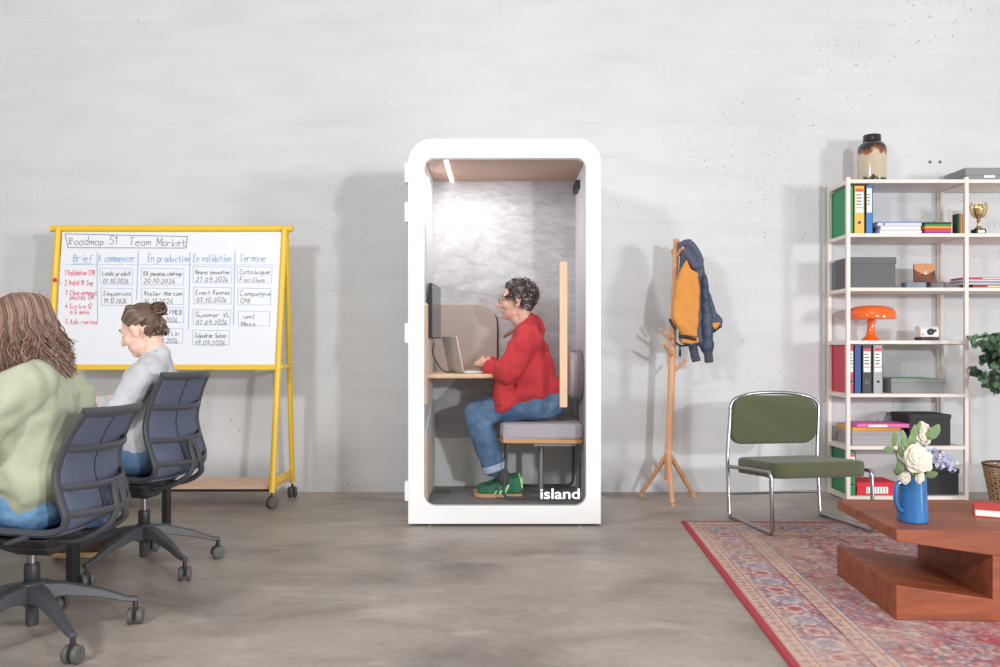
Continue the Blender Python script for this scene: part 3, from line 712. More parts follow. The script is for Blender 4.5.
for (px, py) in ((499, 405),):
    q = MB(); q.lathe([(0.010, 0.01), (0.011, -0.004), (0.004, -0.005)], V(X(px, 4.985), 4.985, Z(py, 4.985)), 12, axis='y'); q.build('button', mat('dark_red_button', (110, 30, 36), 0.4), jk)
# glasses
q = MB()
for s in (-1, 1):
    pts = [HC @ V(0.104-0.004*abs(math.cos(a)), s*0.033+0.023*math.cos(a), 0.001+0.016*math.sin(a)) for a in [2*math.pi*i/16 for i in range(16)]]
    q.tube(pts, 0.0022, 6, closed=True); q.tube([HC @ V(0.100, s*0.056, 0.006), HC @ V(0.05, s*0.076, 0.006), HC @ V(-0.012, s*0.083, 0.004)], 0.0022, 6)
q.tube([HC @ V(0.104, -0.012, 0.004), HC @ V(0.108, 0, 0.006), HC @ V(0.104, 0.012, 0.004)], 0.002, 6)
gl = q.build('glasses', mat('dark_teal_frame', (58, 78, 84), 0.3), pc)
# short curly hair
def shade(base, lo, hi, R):
    k = R.uniform(lo, hi); c = lin(base); return (c[0]*k, c[1]*k, c[2]*k, 1)
R = random.Random(5); q = MB(); Rm = HC.to_3x3()
q.ell(HC @ V(-0.026, 0, 0.040), (0.094, 0.082, 0.084), Rm, 18, 12); q.ell(HC @ V(-0.062, 0, -0.012), (0.052, 0.066, 0.060), Rm)
q.c = [shade((70, 62, 60), .7, 1, R)]*len(q.v)
n = 0
while n < 330:
    u, v = R.uniform(-1, 1), R.uniform(0, 2*math.pi); s = math.sqrt(1-u*u); dlo = V(s*math.cos(v), s*math.sin(v), u)
    p = V(-0.028+0.094*dlo.x, 0.080*dlo.y, 0.036+0.086*dlo.z)
    if p.z < -0.060 or (p.x > 0.050 and p.z < 0.078) or (p.x > 0.0 and p.z < 0.018) or (p.x > -0.035 and p.z < -0.005 ): continue
    if p.z < 0 and p.x > -0.03: continue
    r = R.uniform(0.009, 0.017); ax = V(R.gauss(0, 1), R.gauss(0, 1), R.gauss(0, 1)).normalized(); a, b2 = frame_of(ax)
    out = p + dlo*R.uniform(0.000, 0.015); pts = []
    for i in range(11):
        t_ = i*0.75; pts.append(HC @ (out + a*math.cos(t_)*r + b2*math.sin(t_)*r + ax*(i-5)*0.0018))
    q.tube(pts, 0.0042, 5, col=shade(R.choice([(74, 64, 62), (96, 86, 84), (150, 142, 140), (58, 48, 46)]), .8, 1.2, R)); n += 1
q.build('curly_hair', m_hair_attr, pc)
# ---- person with the bun ---------------------------------------------------
def strand(mb, pts, r, col, seg=5, taper=0.3):
    sp = smooth_path(pts, 4); n = len(sp); mb.tube(sp, [r*(1-(1-taper)*(i/(n-1))**2) for i in range(n)], seg, col=col)
YB = 3.95
HB = head_matrix((X(141.5, YB), YB, Z(329.5, YB)), 174, 24)
b = MB(); head_shapes(b, HB, 0.9)
nbB = V(X(156, YB), YB, Z(352, YB)); chB = V(X(151, YB), YB, Z(393, YB)); hipB = V(X(147, YB), YB, 0.53)
shN, shF = V(X(143, 3.79), 3.78, Z(377, 3.78)), V(X(152, 4.12), 4.12, Z(372, 4.12))
elN, elF = V(-1.685, 3.735, 0.735), V(-1.69, 4.18, 0.76)
wrN, wrF = V(-1.815, 3.86, 0.768), V(-1.86, 4.08, 0.768)
b.cap(HB @ V(-0.03, 0, -0.05), 0.047, nbB+V(-0.004, 0, -0.03), 0.050); b.cap(HB @ V(0.0, 0, -0.08), 0.036, nbB+V(-0.02, 0, -0.03), 0.046)
b.cap(nbB+V(0, 0, -0.07), 0.07, chB, 0.10); b.cap(chB, 0.10, hipB, 0.11); b.cap(shN, 0.045, shF, 0.045)
for sh_, el, wr, sg in ((shN, elN, wrN, -1), (shF, elF, wrF, 1)):
    b.chain([sh_, el, wr], [0.040, 0.034, 0.022])
    k = V(-2.04, YB+sg*0.08, 0.52); an = V(-1.965, YB+0.22+sg*0.05, 0.12)
    b.chain([hipB+V(0, sg*0.08, 0), k, an], [0.07, 0.048, 0.032]); b.cap(an, 0.030, an+V(-0.13, 0, -0.06), 0.022)
hand_shapes(b, wrN, (-0.95, 0.1, -0.10), (0.1, 0.2, -1), 1, (18, 30, 20), 0.9)
hand_shapes(b, wrF, (-0.95, -0.2, -0.05), (0.1, 0.2, -1), -1, (18, 30, 20), 0.9)
pb = b.build('person', m_skinB, None, remesh=0.0045, sm=3, loc=(hipB.x, YB, 0.46))
tag(pb, 'person with hair in a bun and grey knitted sweater, seated with head bowed', 'person')
brownB = mat('brown_brow', (110, 82, 66), 0.8); face_parts(HB, pb, brownB)
j = MB()
for sg in (-1, 1):
    k = V(-2.04, YB+sg*0.08, 0.515); an = V(-1.965, YB+0.23+sg*0.05, 0.13)
    j.chain([hipB+V(0, sg*0.085, -0.005), k], [0.093, 0.066]); j.chain([k, an], [0.066, 0.047])
j.cap(hipB+V(0.02, -0.075, 0), 0.098, hipB+V(0.02, 0.075, 0), 0.098)
j.build('jeans', m_jean, pb, remesh=0.008, sm=5, disp=[(0.05, 0.012)])
for sg in (-1, 1): shoe('shoe', V(-1.915, YB+0.24+sg*0.055, 0.003), (-1, 0.05*sg, 0), mat('tan_suede%d' % sg, (96, 78, 62), 0.8), pb, mat('tan_sole%d' % sg, (196, 160, 118), 0.7), None, 0.25)
t = MB()
t.chain([nbB+V(0.004, 0, -0.020), chB+V(0.0, 0, 0.05)], [0.062, 0.118]); t.chain([chB, hipB+V(0.0, 0, 0.06)], [0.120, 0.115]); t.cap(shN+V(0.01, 0.03, 0.0), 0.060, shF+V(0, -0.03, 0), 0.060)
t.cap(nbB+V(-0.0, -0.03, -0.06), 0.066, shN+V(0.02, 0.03, 0.005), 0.06); t.cap(nbB+V(0, 0.03, -0.06), 0.066, shF+V(0, -0.03, 0.005), 0.06)
for sg in (-1, 1):
    t.chain([chB+V(0.0, sg*0.055, 0.04), V(X(150, YB), YB+sg*0.06, 0.67), hipB+V(0.0, sg*0.065, 0.045)], [0.112, 0.112, 0.112])
for sh_, el, wr in ((shN, elN, wrN), (shF, elF, wrF)): t.chain([sh_, el, wr+(el-wr).normalized()*0.03], [0.063, 0.055, 0.036])
sw = t.build('grey_sweater', m_knit, pb, remesh=0.007, sm=6, disp=[(0.12, 0.03), (0.13, 0.007, 7)])
q = MB(); q.tube([nbB + V(0.004, 0, -0.004) + V(0.050*math.cos(a), 0.054*math.sin(a), 0.014*math.cos(a)) for a in [2*math.pi*i/20 for i in range(20)]], 0.005, 8, closed=True)
q.build('neckband', mat('dark_neckband', (96, 97, 104), 0.9), sw)
def hair_col(R, base=(124, 96, 82)): 
    return shade(R.choice([base, tuple(x*0.8 for x in base), tuple(min(255, x*1.22) for x in base), tuple(x*0.65 for x in base)]), .85, 1.15, R)
R = random.Random(9); q = MB(); Rm = HB.to_3x3()
q.ell(HB @ V(-0.026, 0, 0.037), (0.086, 0.077, 0.082), Rm, 18, 12); q.ell(HB @ V(-0.052, 0, -0.015), (0.050, 0.060, 0.055), Rm, 18, 12); q.c = [shade((104, 80, 68), .8, .9, R)]*len(q.v)
bun = V(-0.092, 0, 0.042)
for i in range(620):   # hair drawn back from the hairline to the bun
    f = R.uniform(-1, 1); side = abs(f); 
    if R.random() < .72: st = V(0.064-0.060*side**1.4, (1 if f > 0 else -1)*0.075*math.sin(side*math.pi/2), 0.088-0.082*side**1.3)
    else: st = V(-0.035-0.07*R.random(), (1 if f > 0 else -1)*R.uniform(0.01, 0.062), -0.062+0.03*R.random())
    mid = st.lerp(bun, 0.5); cc = V(-0.022, 0, 0.030); dd = (mid-cc); dd = V(dd.x/0.093, dd.y/0.083, dd.z/0.088).normalized(); kk = R.uniform(0.99, 1.05); mid = cc+V(dd.x*0.097, dd.y*0.085, dd.z*0.092)*kk
    m1 = st.lerp(mid, 0.5); dd = (m1-cc); dd = V(dd.x/0.093, dd.y/0.083, dd.z/0.088).normalized(); m1 = cc+V(dd.x*0.096, dd.y*0.084, dd.z*0.089)*(kk*.99)
    strand(q, [HB @ st, HB @ m1, HB @ mid, HB @ bun], 0.0030, hair_col(R, (122, 98, 86)), 5, 0.8)
q.build('pulled_back_hair', m_hair_attr, pb)
q = MB(); bc = HB @ (bun+V(-0.022, 0, 0.008)); q.ell(bc, 0.032); q.c = [shade((80, 58, 48), .8, .9, R)]*len(q.v)
for i in range(60):
    ax = V(R.gauss(0, 1), R.gauss(0, 1), R.gauss(0, 1)).normalized(); a, b2 = frame_of(ax); r = R.uniform(0.018, 0.036); off = V(R.gauss(0, 1), R.gauss(0, 1), R.gauss(0, 1)).normalized()*R.uniform(0.004, 0.018)
    q.tube([bc+off+a*math.cos(t_*0.5)*r+b2*math.sin(t_*0.5)*r*0.8 for t_ in range(R.randint(7, 12))], 0.0042, 5, col=hair_col(R, (116, 84, 70)))
q.build('hair_bun', m_hair_attr, pb)
# ---- person in the sage shirt ------------------------------------------------
YA = 2.96
HA = head_matrix((X(16, YA), YA, Z(333, YA)), 168, 22)
b = MB(); head_shapes(b, HA)
nbA = V(X(40, YA), YA, Z(362, YA)); chA = V(X(44, YA), YA, Z(415, YA)); hipA = V(-1.60, YA, 0.505)
shN, shF = V(X(24, 2.78), 2.78, Z(388, 2.78)), V(X(58, 3.14), 3.14, Z(384, 3.14))
elN, elF = V(-1.70, 2.70, 0.70), V(-1.74, 3.22, 0.72)
wrN, wrF = V(-1.90, 2.80, 0.77), V(-1.92, 3.12, 0.77)
b.cap(HA @ V(-0.03, 0, -0.05), 0.05, nbA+V(-0.01, 0, -0.03), 0.055); b.cap(nbA+V(0, 0, -0.08), 0.08, chA, 0.11); b.cap(chA, 0.11, hipA, 0.12); b.cap(shN, 0.05, shF, 0.05)
for sh_, el, wr, sg in ((shN, elN, wrN, -1), (shF, elF, wrF, 1)):
    b.chain([sh_, el, wr], [0.044, 0.036, 0.024])
    k = V(-2.04, YA+sg*0.09, 0.50); an = V(-2.10, YA+sg*0.09, 0.10)
    b.chain([hipA+V(0, sg*0.08, 0), k, an], [0.075, 0.05, 0.035]); b.cap(an, 0.032, an+V(-0.13, 0, -0.05), 0.024)
hand_shapes(b, wrN, (-0.95, 0.1, -0.05), (0.1, 0.2, -1), 1, (15, 25, 20), 0.92); hand_shapes(b, wrF, (-0.95, -0.1, -0.05), (0.1, 0.2, -1), -1, (15, 25, 20), 0.92)
pa = b.build('person', m_skinB, None, remesh=0.005, sm=3, loc=(hipA.x, YA, 0.43))
tag(pa, 'person with long wavy brown hair and sage green shirt, seated and seen from behind', 'person')
face_parts(HA, pa, brownB)
j = MB()
for sg in (-1, 1):
    k = V(-2.04, YA+sg*0.09, 0.50); an = V(-2.10, YA+sg*0.09, 0.12)
    j.chain([hipA+V(0.0, sg*0.095, -0.0), k], [0.100, 0.070]); j.chain([k, an], [0.070, 0.052])
j.cap(hipA+V(0.03, -0.08, 0), 0.105, hipA+V(0.03, 0.08, 0), 0.105)
j.build('jeans', m_jean2, pa, remesh=0.008, sm=5, disp=[(0.06, 0.016)])
for sg in (-1, 1): shoe('shoe', V(-2.06, YA+sg*0.09, 0.003), (-1, 0.05*sg, 0), mat('white_leather%d' % sg, (225, 225, 222), 0.6), pa, mat('white_sole%d' % sg, (235, 235, 232), 0.6), None, 0.26)
t = MB()
t.chain([nbA+V(0.004, 0, -0.045), chA+V(0.0, 0, 0.06)], [0.075, 0.125]); t.cap(shN+V(0.01, 0.03, 0.005), 0.070, shF+V(0, -0.03, 0.005), 0.070)
t.cap(nbA+V(0, -0.03, -0.05), 0.07, shN+V(0.02, 0.04, 0.01), 0.068); t.cap(nbA+V(0, 0.03, -0.05), 0.07, shF+V(0, -0.04, 0.01), 0.068)
for sg in (-1, 1):
    t.chain([chA+V(0.01, sg*0.075, 0.04), V(X(42, YA), YA+sg*0.085, 0.70), hipA+V(0.035, sg*0.085, 0.075)], [0.130, 0.138, 0.130])
    t.cap(hipA+V(0.02, sg*0.09, 0.05), 0.115, hipA+V(-0.12, sg*0.08, 0.045), 0.09)
for sh_, el, wr in ((shN, elN, wrN), (shF, elF, wrF)): t.chain([sh_, el, wr+(el-wr).normalized()*0.03], [0.078, 0.072, 0.048])
shirt = t.build('sage_shirt', m_sage, pa, remesh=0.0075, sm=5, disp=[(0.18, 0.022), (0.11, 0.014, 6)])
q = MB(); q.tube(smooth_path([nbA+V(-0.05, -0.055, 0.0), nbA+V(0.035, -0.068, 0.0), nbA+V(0.068, 0, 0.012), nbA+V(0.035, 0.068, 0.0), nbA+V(-0.05, 0.055, 0.0)], 6), 0.022, 10, flat=0.5)
q.build('shirt_collar', m_sage, shirt)
R = random.Random(21); q = MB(); Rm = HA.to_3x3()
q.ell(HA @ V(-0.024, 0, 0.040), (0.100, 0.088, 0.088), Rm, 18, 12); q.ell(HA @ V(-0.055, 0, -0.03), (0.065, 0.082, 0.085), Rm); q.c = [shade((110, 84, 72), .6, .7, R)]*len(q.v)
down = V(0, 0, -1)
for i in range(2300):
    az = R.uniform(-2.75, 2.75) + math.pi; ringr = R.uniform(0.0, 1)   # azimuth about the head, pi = back
    dl = V(math.cos(az), math.sin(az), 0); part = V(0.0+R.uniform(-0.05, 0.04), R.uniform(-0.02, 0.02), 0.128)
    lay = R.uniform(0.0, 0.016)
    p1 = V(-0.024+(0.085+lay)*dl.x, (0.074+lay)*dl.y, 0.095); p2 = V(-0.026+(0.100+lay)*dl.x, (0.090+lay)*dl.y, 0.030)
    if dl.x > 0.3: continue
    w0, w1, w2, w3 = HA @ part, HA @ p1, HA @ p2, None
    L = R.uniform(0.15, 0.25) if R.random() < .85 else R.uniform(0.1, 0.2)
    outw = V(w2.x-(HA @ V(-0.02, 0, 0.03)).x, w2.y-YA, 0).normalized()
    drape = 0.035 if w2.x > HA.translation.x+0.02 else 0.015
    pts = [w0, w1, w2]; cur = w2.copy(); ph = R.uniform(0, 6.28); amp = R.uniform(0.009, 0.015); ph = 5*math.sin(az*4.3)+R.uniform(-.6, .6)+lay*60; steps = 7
    for s_i in range(1, steps+1):
        f = s_i/steps; w = math.sin(ph+f*8.5)*amp*f*1.3
        pts.append(w2 + down*L*f + outw*(0.004+0.85*drape*(f**1.3)*R.uniform(.9, 1.1)) + V(w*0.8, w, 0) + V(0.03*f*f, 0, 0))
    strand(q, pts, 0.0029, shade((126, 98, 84), *((.55, .9) if math.sin(az*23+lay*300) < -.2 else (.9, 1.55)), R), 4, 0.4)
q.build('long_wavy_hair', m_hair_attr, pa)
# ---------------------------------------------------------------- desks
dk_ = thing('desk', 'long white desk on black legs where two people work at the left', 'desk', (-2.4, 3.6, 0))
MB().prism(rrect(-3.0, -1.80, 2.36, 4.82, 0.01, 2), 0.713, 0.735, axis='z').build('desk_top', mat('white_desk_top', (236, 234, 230), 0.45), dk_, bevel=0.003)
for x, y in ((-1.83, 2.42), (-1.791, 3.565), (-1.868, 4.76), (-2.93, 2.42), (-2.93, 3.565), (-2.93, 4.76)):
    MB().box((x-0.016, y-0.03, 0), (x+0.016, y+0.03, 0.713)).build('leg', m_black, dk_, bevel=0.003)
for y in (2.42, 3.565, 4.76): MB().box((-2.93, y-0.012, 0.67), (-1.87, y+0.012, 0.713)).build('rail', m_black, dk_)
# ---------------------------------------------------------------- office chairs
prof = [(0.205, 0.892), (0.165, 0.80), (0.140, 0.70), (0.142, 0.64), (0.160, 0.575), (0.178, 0.52), (0.180, 0.485), (0.160, 0.452), (0.10, 0.438), (0.0, 0.445), (-0.12, 0.458), (-0.22, 0.458), (-0.275, 0.440)]
def hw(t): return 0.205 + 0.02*math.sin(math.pi*min(1, t*1.6))
def office_chair(label, loc, yaw, base_ang, dx=0.0, dz=0.0, kz=1.0, kx=0.0):
    ch = thing('office_chair', label, 'office chair', loc, 'mesh-back office chairs at the left')
    M = Matrix.Translation(loc) @ Matrix.Rotation(math.radians(yaw), 4, 'Z') @ Matrix.Translation((dx, 0, dz))
    MB_ = Matrix.Translation(loc)
    sp = smooth_path([(x+max(0, z-0.5)*kx, 0, 0.44+(z-0.44)*kz) for x, z in prof], 5); n = len(sp)
    def side(i, s): return V(sp[i].x, s*hw(i/(n-1)), sp[i].z)
    ib = 36   # backrest / seat split along the profile
    def sheet(i0, i1, off=0.0):
        vs, fs = [], []; K = 12
        for i in range(i0, i1+1):
            for k in range(K+1):
                s = -1+2*k/K; p = side(i, s); vs.append(p + V(0.012*(1-s*s) if i < ib else 0, 0, 0 if i < ib else -0.012*(1-s*s)) + V(off, 0, 0))
        for i in range(i1-i0):
            for k in range(K): a = i*(K+1)+k; fs.append((a, a+1, a+K+2, a+K+1))
        return vs, fs
    q = MB(M); q.add(*sheet(0, ib)); bkr = q.build('mesh_backrest', m_mesh, ch, solid=0.006, ang=80)
    q = MB(M); q.add(*sheet(ib, n-1)); q.build('mesh_seat', m_mesh, ch, solid=0.014, ang=80)
    q = MB(M); q.tube([sp[i] + V(0.016, 0, 0) for i in range(1, ib-4)], 0.0045, 6); q.build('mesh_seam', m_seam, bkr)
    for s in (-1, 1):
        q = MB(M); q.tube([side(i, s) for i in range(0, n)], 0.012, 10, flat=1.5, up=(0, 1, 0)); q.build('side_frame', m_frame, ch)
    q = MB(M); q.tube([V(sp[0].x + 0.052*(1-(k/6)**2), k/6*0.212, sp[0].z + 0.004*(k/6)**2) for k in range(-6, 7)], 0.011, 10, flat=1.5, up=(0, 0, 1)); q.build('top_rail', m_frame, ch)
    for i, bul in ((7, 0.070), (17, 0.082), (26, 0.080)):
        q = MB(M); a = side(i, 1)
        q.tube([V(a.x + bul*(1-(k/8)**2), k/8*a.y, a.z - 0.01*(1-(k/8)**2)) for k in range(-8, 9)], 0.0082, 10, flat=1.45, up=(0, 0, 1)); q.build('rib', m_frame, ch)
    x1, z1 = side(17, 1).x + 0.080, side(17, 1).z - 0.01; x2, z2 = side(26, 1).x + 0.078, side(26, 1).z - 0.01
    for s in (-1, 1):
        q = MB(M)
        pts = smooth_path([(x1, s*0.012, z1), (x1+0.016, s*0.028, (z1+z2)/2), (x2, s*0.030, z2), (x2-0.012, s*0.06, 0.44), (0.17, s*0.075, 0.395), (0.09, s*0.07, 0.385), (0.0, s*0.05, 0.39)], 6)
        q.tube(pts, 0.012, 10, flat=1.35, up=(0, 1, 0)); q.build('yoke_arm', m_frame, ch)
    q = MB(M); q.add([(-0.24, -0.16, 0.415), (-0.24, 0.16, 0.415), (0.09, 0.17, 0.405), (0.09, -0.17, 0.405), (-0.16, -0.10, 0.375), (-0.16, 0.10, 0.375), (0.06, 0.10, 0.36), (0.06, -0.10, 0.36)],
        [(0, 1, 2, 3), (7, 6, 5, 4), (0, 4, 5, 1), (1, 5, 6, 2), (2, 6, 7, 3), (3, 7, 4, 0)])
    q.add([(-0.16, -0.10, 0.376), (-0.16, 0.10, 0.376), (0.06, 0.10, 0.361), (0.06, -0.10, 0.361), (-0.07, -0.05, 0.33), (-0.07, 0.05, 0.33), (0.045, 0.05, 0.325), (0.045, -0.05, 0.325)],
        [(0, 1, 2, 3), (7, 6, 5, 4), (0, 4, 5, 1), (1, 5, 6, 2), (2, 6, 7, 3), (3, 7, 4, 0)])
    q.build('seat_mechanism', m_blackp, ch, bevel=0.012)
    q = MB(M @ Matrix.Translation((-0.0, 0, 0))); 
    for s in (-1, 1): q.tube(smooth_path([(-0.05, s*0.12, 0.40), (-0.02, s*0.20, 0.405), (0.06, s*0.222, 0.432)], 5), 0.009, 8)
    q.build('support_bracket', m_frame, ch)
    q = MB(MB_); q.lathe([(0.022, 0.20), (0.026, 0.205), (0.026, 0.262), (0.023, 0.268)], seg=20); q.build('column_sleeve', m_blackp, ch)
    q = MB(MB_); q.lathe([(0.0145, 0.26), (0.0145, 0.345+dz)], (0, 0, 0), 16); q.build('gas_column', m_steel, ch)
    q = MB(MB_); q.lathe([(0.019, 0.05), (0.021, 0.054), (0.021, 0.12), (0.04, 0.13), (0.042, 0.20), (0.03, 0.206)], seg=20)
    for k in range(5):
        a = math.radians(base_ang + 72*k); c, s = math.cos(a), math.sin(a); t = V(-s, c, 0); u = V(c, s, 0)
        vs = []
        for (r, w, zt, zb) in ((0.02, 0.030, 0.200, 0.135), (0.10, 0.026, 0.190, 0.145), (0.22, 0.020, 0.150, 0.118), (0.305, 0.015, 0.108, 0.088), (0.345, 0.014, 0.100, 0.084)):
            vs += [u*r + t*w*0.8 + V(0, 0, zt), u*r - t*w*0.8 + V(0, 0, zt), u*r - t*w + V(0, 0, zb), u*r + t*w + V(0, 0, zb)]
        fs = [(0, 1, 2, 3), (19, 18, 17, 16)]
        for m_ in range(4):
            for e in range(4): fs.append((m_*4+e, m_*4+(e+1) % 4, m_*4+4+(e+1) % 4, m_*4+4+e))
        q.add(vs, fs)
    q.build('star_base', m_grey_pl, ch, bevel=0.004)
    for k in range(5):
        a = math.radians(base_ang + 72*k)
        caster('caster', loc[0] + 0.335*math.cos(a), loc[1] + 0.335*math.sin(a), 0.030, ch, m_castor, m_blackp, rnd.uniform(0, 3.1), 0.088)
    return ch
office_chair('dark mesh-back office chair holding the person in the sage shirt', (-1.635, 2.97, 0), 0, -41, 0.048, -0.022, 0.86, 0.08)
office_chair('dark mesh-back office chair holding the person in the grey sweater', (-1.645, 3.93, 0), -8, -38, 0.0, 0.0)
# ---------------------------------------------------------------- small plant on the desk, mostly behind the long hair
pt = thing('potted_plant', 'small green leafy plant on the desk at the left edge of the view', 'plant', (-1.99, 3.42, 0.735))
MB().lathe([(0.03, 0), (0.035, 0.0), (0.045, 0.07), (0.042, 0.07), (0.04, 0.06)], (-1.99, 3.42, 0.735), 18).build('plant_pot', m_white2, pt)
R = random.Random(3); q = MB()
for i in range(46):
    a = R.uniform(0, 6.28); r = R.uniform(0, 0.06); c_ = V(-1.99+r*math.cos(a), 3.42+r*math.sin(a), 0.80+R.uniform(0, 0.10))
    u = V(math.cos(a), math.sin(a), R.uniform(-.2, .8)).normalized()*0.022; w_ = V(-math.sin(a), math.cos(a), R.uniform(-.3, .3))*0.012
    q.add([c_, c_+u*0.5+w_, c_+u, c_+u*0.5-w_], [(0, 1, 2, 3)])
q.tube([(-1.99, 3.42, 0.79), (-1.985, 3.42, 0.88)], 0.004, 6)
q.build('foliage', mat('leaf_green', (92, 158, 112), 0.6, var=0.2, vscale=30), pt)
# ---------------------------------------------------------------- coat rack
rk = thing('coat_rack', 'light beech coat rack with three legs and a jacket hanging from it', 'coat rack', (X(669, 5.66), 5.66, 0))
pb_, pt_ = V(X(668, 5.66), 5.66, 0.20), V(X(676.5, 5.66), 5.66, 1.735)
def pole(z): return pb_.lerp(pt_, (z-0.20)/(1.735-0.20))
MB().tube([pole(0.13), pole(0.8), pt_], [0.025, 0.024, 0.020], 16).build('pole', m_rack, rk)
for px, py, Y in ((672.5, 505, 5.45), (641, 495.5, 5.80), (693.5, 496.5, 5.77)):
    q = MB(); f = V(X(px, Y), Y, 0.0); a = pole(0.29); d = (f-a).normalized()
    q.tube([a + V(d.x, d.y, 0)*0.03, f + V(0, 0, 0.012)], [0.017, 0.015], 12); q.tube([f+V(0, 0, 0.014), f+V(0, 0, 0.0)], 0.016, 12)
    q.build('leg', m_rack, rk)
def peg(z, tip):
    MB().tube([pole(z), V(*tip)], [0.012, 0.011], 12).build('peg', m_rack, rk)
peg(Z(343, 5.66), P(660.5, 329, 5.60)); peg(Z(357, 5.66), P(664, 343.5, 5.50)); peg(Z(373, 5.66), P(686, 360, 5.60)); peg(Z(258, 5.66), P(683, 248, 5.56)); peg(Z(262, 5.66), P(672, 250, 5.76))
# jacket
m_navy = mat('navy_nylon', (58, 70, 94), 0.5, var=0.1, vscale=14); m_org = mat('orange_lining', (214, 142, 62), 0.7, var=0.05, vscale=10); m_rib = mat('dark_rib_knit', (78, 76, 92), 0.95)
m_trim = mat('black_trim', (36, 38, 46), 0.6)
jr = thing('jacket', 'navy quilted jacket with bright orange lining hanging on the coat rack', 'jacket', P(695, 300, 5.60))
def slab(name, pts, y0, y1, m, parent, vox=0.009, sm=8, disp=None):
    q = MB(); Y = (y0+y1)/2; q.prism([(X(a, Y), Z(b, Y)) for a, b in pts], y0, y1); return q.build(name, m, parent, remesh=vox, sm=sm, disp=disp)
body = slab('quilted_body', [(682, 245), (693, 243), (699, 252), (703, 268), (709, 292), (714, 310), (721.5, 320), (720, 328), (713, 330), (708, 326), (711, 350), (703, 352), (699, 345), (690, 347), (680, 342), (678, 300), (680, 262)], 5.56, 5.64, m_navy, jr, disp=[(0.06, 0.02)])
lin_ = slab('orange_lining', [(686, 259), (691, 268), (697, 273), (699, 284), (699, 310), (697, 337), (690, 337), (681, 336), (678, 330), (671.5, 320), (673, 300), (676, 282), (681, 268)], 5.52, 5.575, m_org, jr, disp=[(0.07, 0.014), (0.10, 0.006, 6)])
slab('orange_lining_hem', [(680, 336), (698, 337), (699, 343), (690, 344), (681, 343)], 5.535, 5.58, m_org, jr, sm=4)
slab('orange_hem', [(711, 323), (721, 322), (716, 330), (712, 328)], 5.545, 5.575, m_org, jr, sm=3)
q = MB(); q.tube([P(678.5, 336.5, 5.525), P(688, 337.5, 5.52), P(696, 339.5, 5.525)], 0.009, 8); q.build('black_binding', m_trim, jr); q = MB(); q.tube([P(669.5, 319, 5.53), P(672, 324, 5.53), P(676, 330, 5.53)], 0.009, 8); q.build('black_binding', m_trim, jr)
q = MB(); q.tube([P(721.5, 321, 5.57), P(718, 328, 5.565), P(713, 332, 5.565)], 0.010, 8); q.build('black_binding', m_trim, jr); q = MB(); q.tube([P(676, 343, 5.58), P(680, 346, 5.58), P(690, 345, 5.58), P(699, 342, 5.57)], 0.007, 8); q.build('black_binding', m_trim, jr)
q = MB(); q.tube(smooth_path([P(679, 247, 5.60), P(688, 243, 5.57), P(695, 250, 5.555), P(700, 262, 5.555), P(695, 266, 5.545), P(690, 258, 5.55), P(684, 250, 5.57)], 5), 0.026, 12)
q.tube([P(681, 246, 5.62), P(692, 243, 5.60)], 0.03, 12); q.build('collar', mat('slate_collar', (82, 88, 110), 0.8), jr, remesh=0.006, sm=3)
q = MB()
for i, (py, r) in enumerate(((283, .030), (296, .036), (309, .038), (322, .038), (334, .036), (346, .034))): 
    q.ell(P(704+i*0.7, py, 5.575), (0.026+0.0035*i, 0.045, 0.062))
q.chain([P(703.5, 280, 5.575), P(707, 318, 5.575), P(708, 347, 5.575)], [0.020, 0.040, 0.034]); q.build('near_sleeve', m_navy, jr, remesh=0.008, sm=5, disp=[(0.05, 0.014)])
q = MB()
for i, (py, r) in enumerate(((322, .030), (334, .030), (344, .030), (351, .026))): q.ell(P(691+i*1.0, py+3, 5.62), (r, 0.036, 0.05))
q.build('far_sleeve', m_navy, jr, remesh=0.008, sm=6)
q = MB(); q.tube([P(707.5, 350, 5.575), P(708.5, 356, 5.57), P(709, 362.5, 5.565)], [0.030, 0.028, 0.029], 16); q.build('cuff', m_rib, jr, bevel=0.006)
q = MB(); q.tube([P(693.5, 348, 5.61), P(695, 355, 5.60), P(696.5, 361.5, 5.60)], [0.028, 0.026, 0.030], 16); q.build('cuff', m_rib, jr, bevel=0.006)
q = MB(); q.tube([P(679.5, 344, 5.58), P(680, 350, 5.58), P(680, 356, 5.58)], 0.005, 6); q.tube([P(680, 350, 5.58), P(680, 356.5, 5.58)], 0.009, 6); q.build('drawcord', m_trim, jr)
# ---------------------------------------------------------------- green lounge chair
m_grn = mat('green_corduroy', (90, 93, 66), 0.95, var=0.08, vscale=40, bump=0.35, bscale=400, stretch=(6, 1, 1), sheen=0.25)
gx, gy = 1.695, 4.82
gc = thing('lounge_chair', 'low lounge chair with olive green cushions on a chrome tube frame', 'chair', (gx, gy, 0))
th = math.radians(7.5); GM = Matrix.Translation((gx, gy, 0)) @ Matrix.Rotation(th, 4, 'Z')   # local +X right, -Y front
zr = 0.0115 + 0.003   # stands on rug edge
for s in (-1, 1):
    x = s*0.287
    q = MB(GM)
    q.tube(fillet([(x*0.985+0.034, 0.375, 0.64), (x*1.0+0.005, 0.345, 0.36), (x*1.0, 0.30, 0.011), (x*1.0, 0.27, 0.011), (x*1.0, -0.275, 0.0115+zr), (x*1.0, -0.255, 0.350), (x*0.99, 0.02, 0.330), (x*0.985, 0.335, 0.300)], 0.030), 0.011, 10)
    q.build('side_frame', m_chrome, gc)
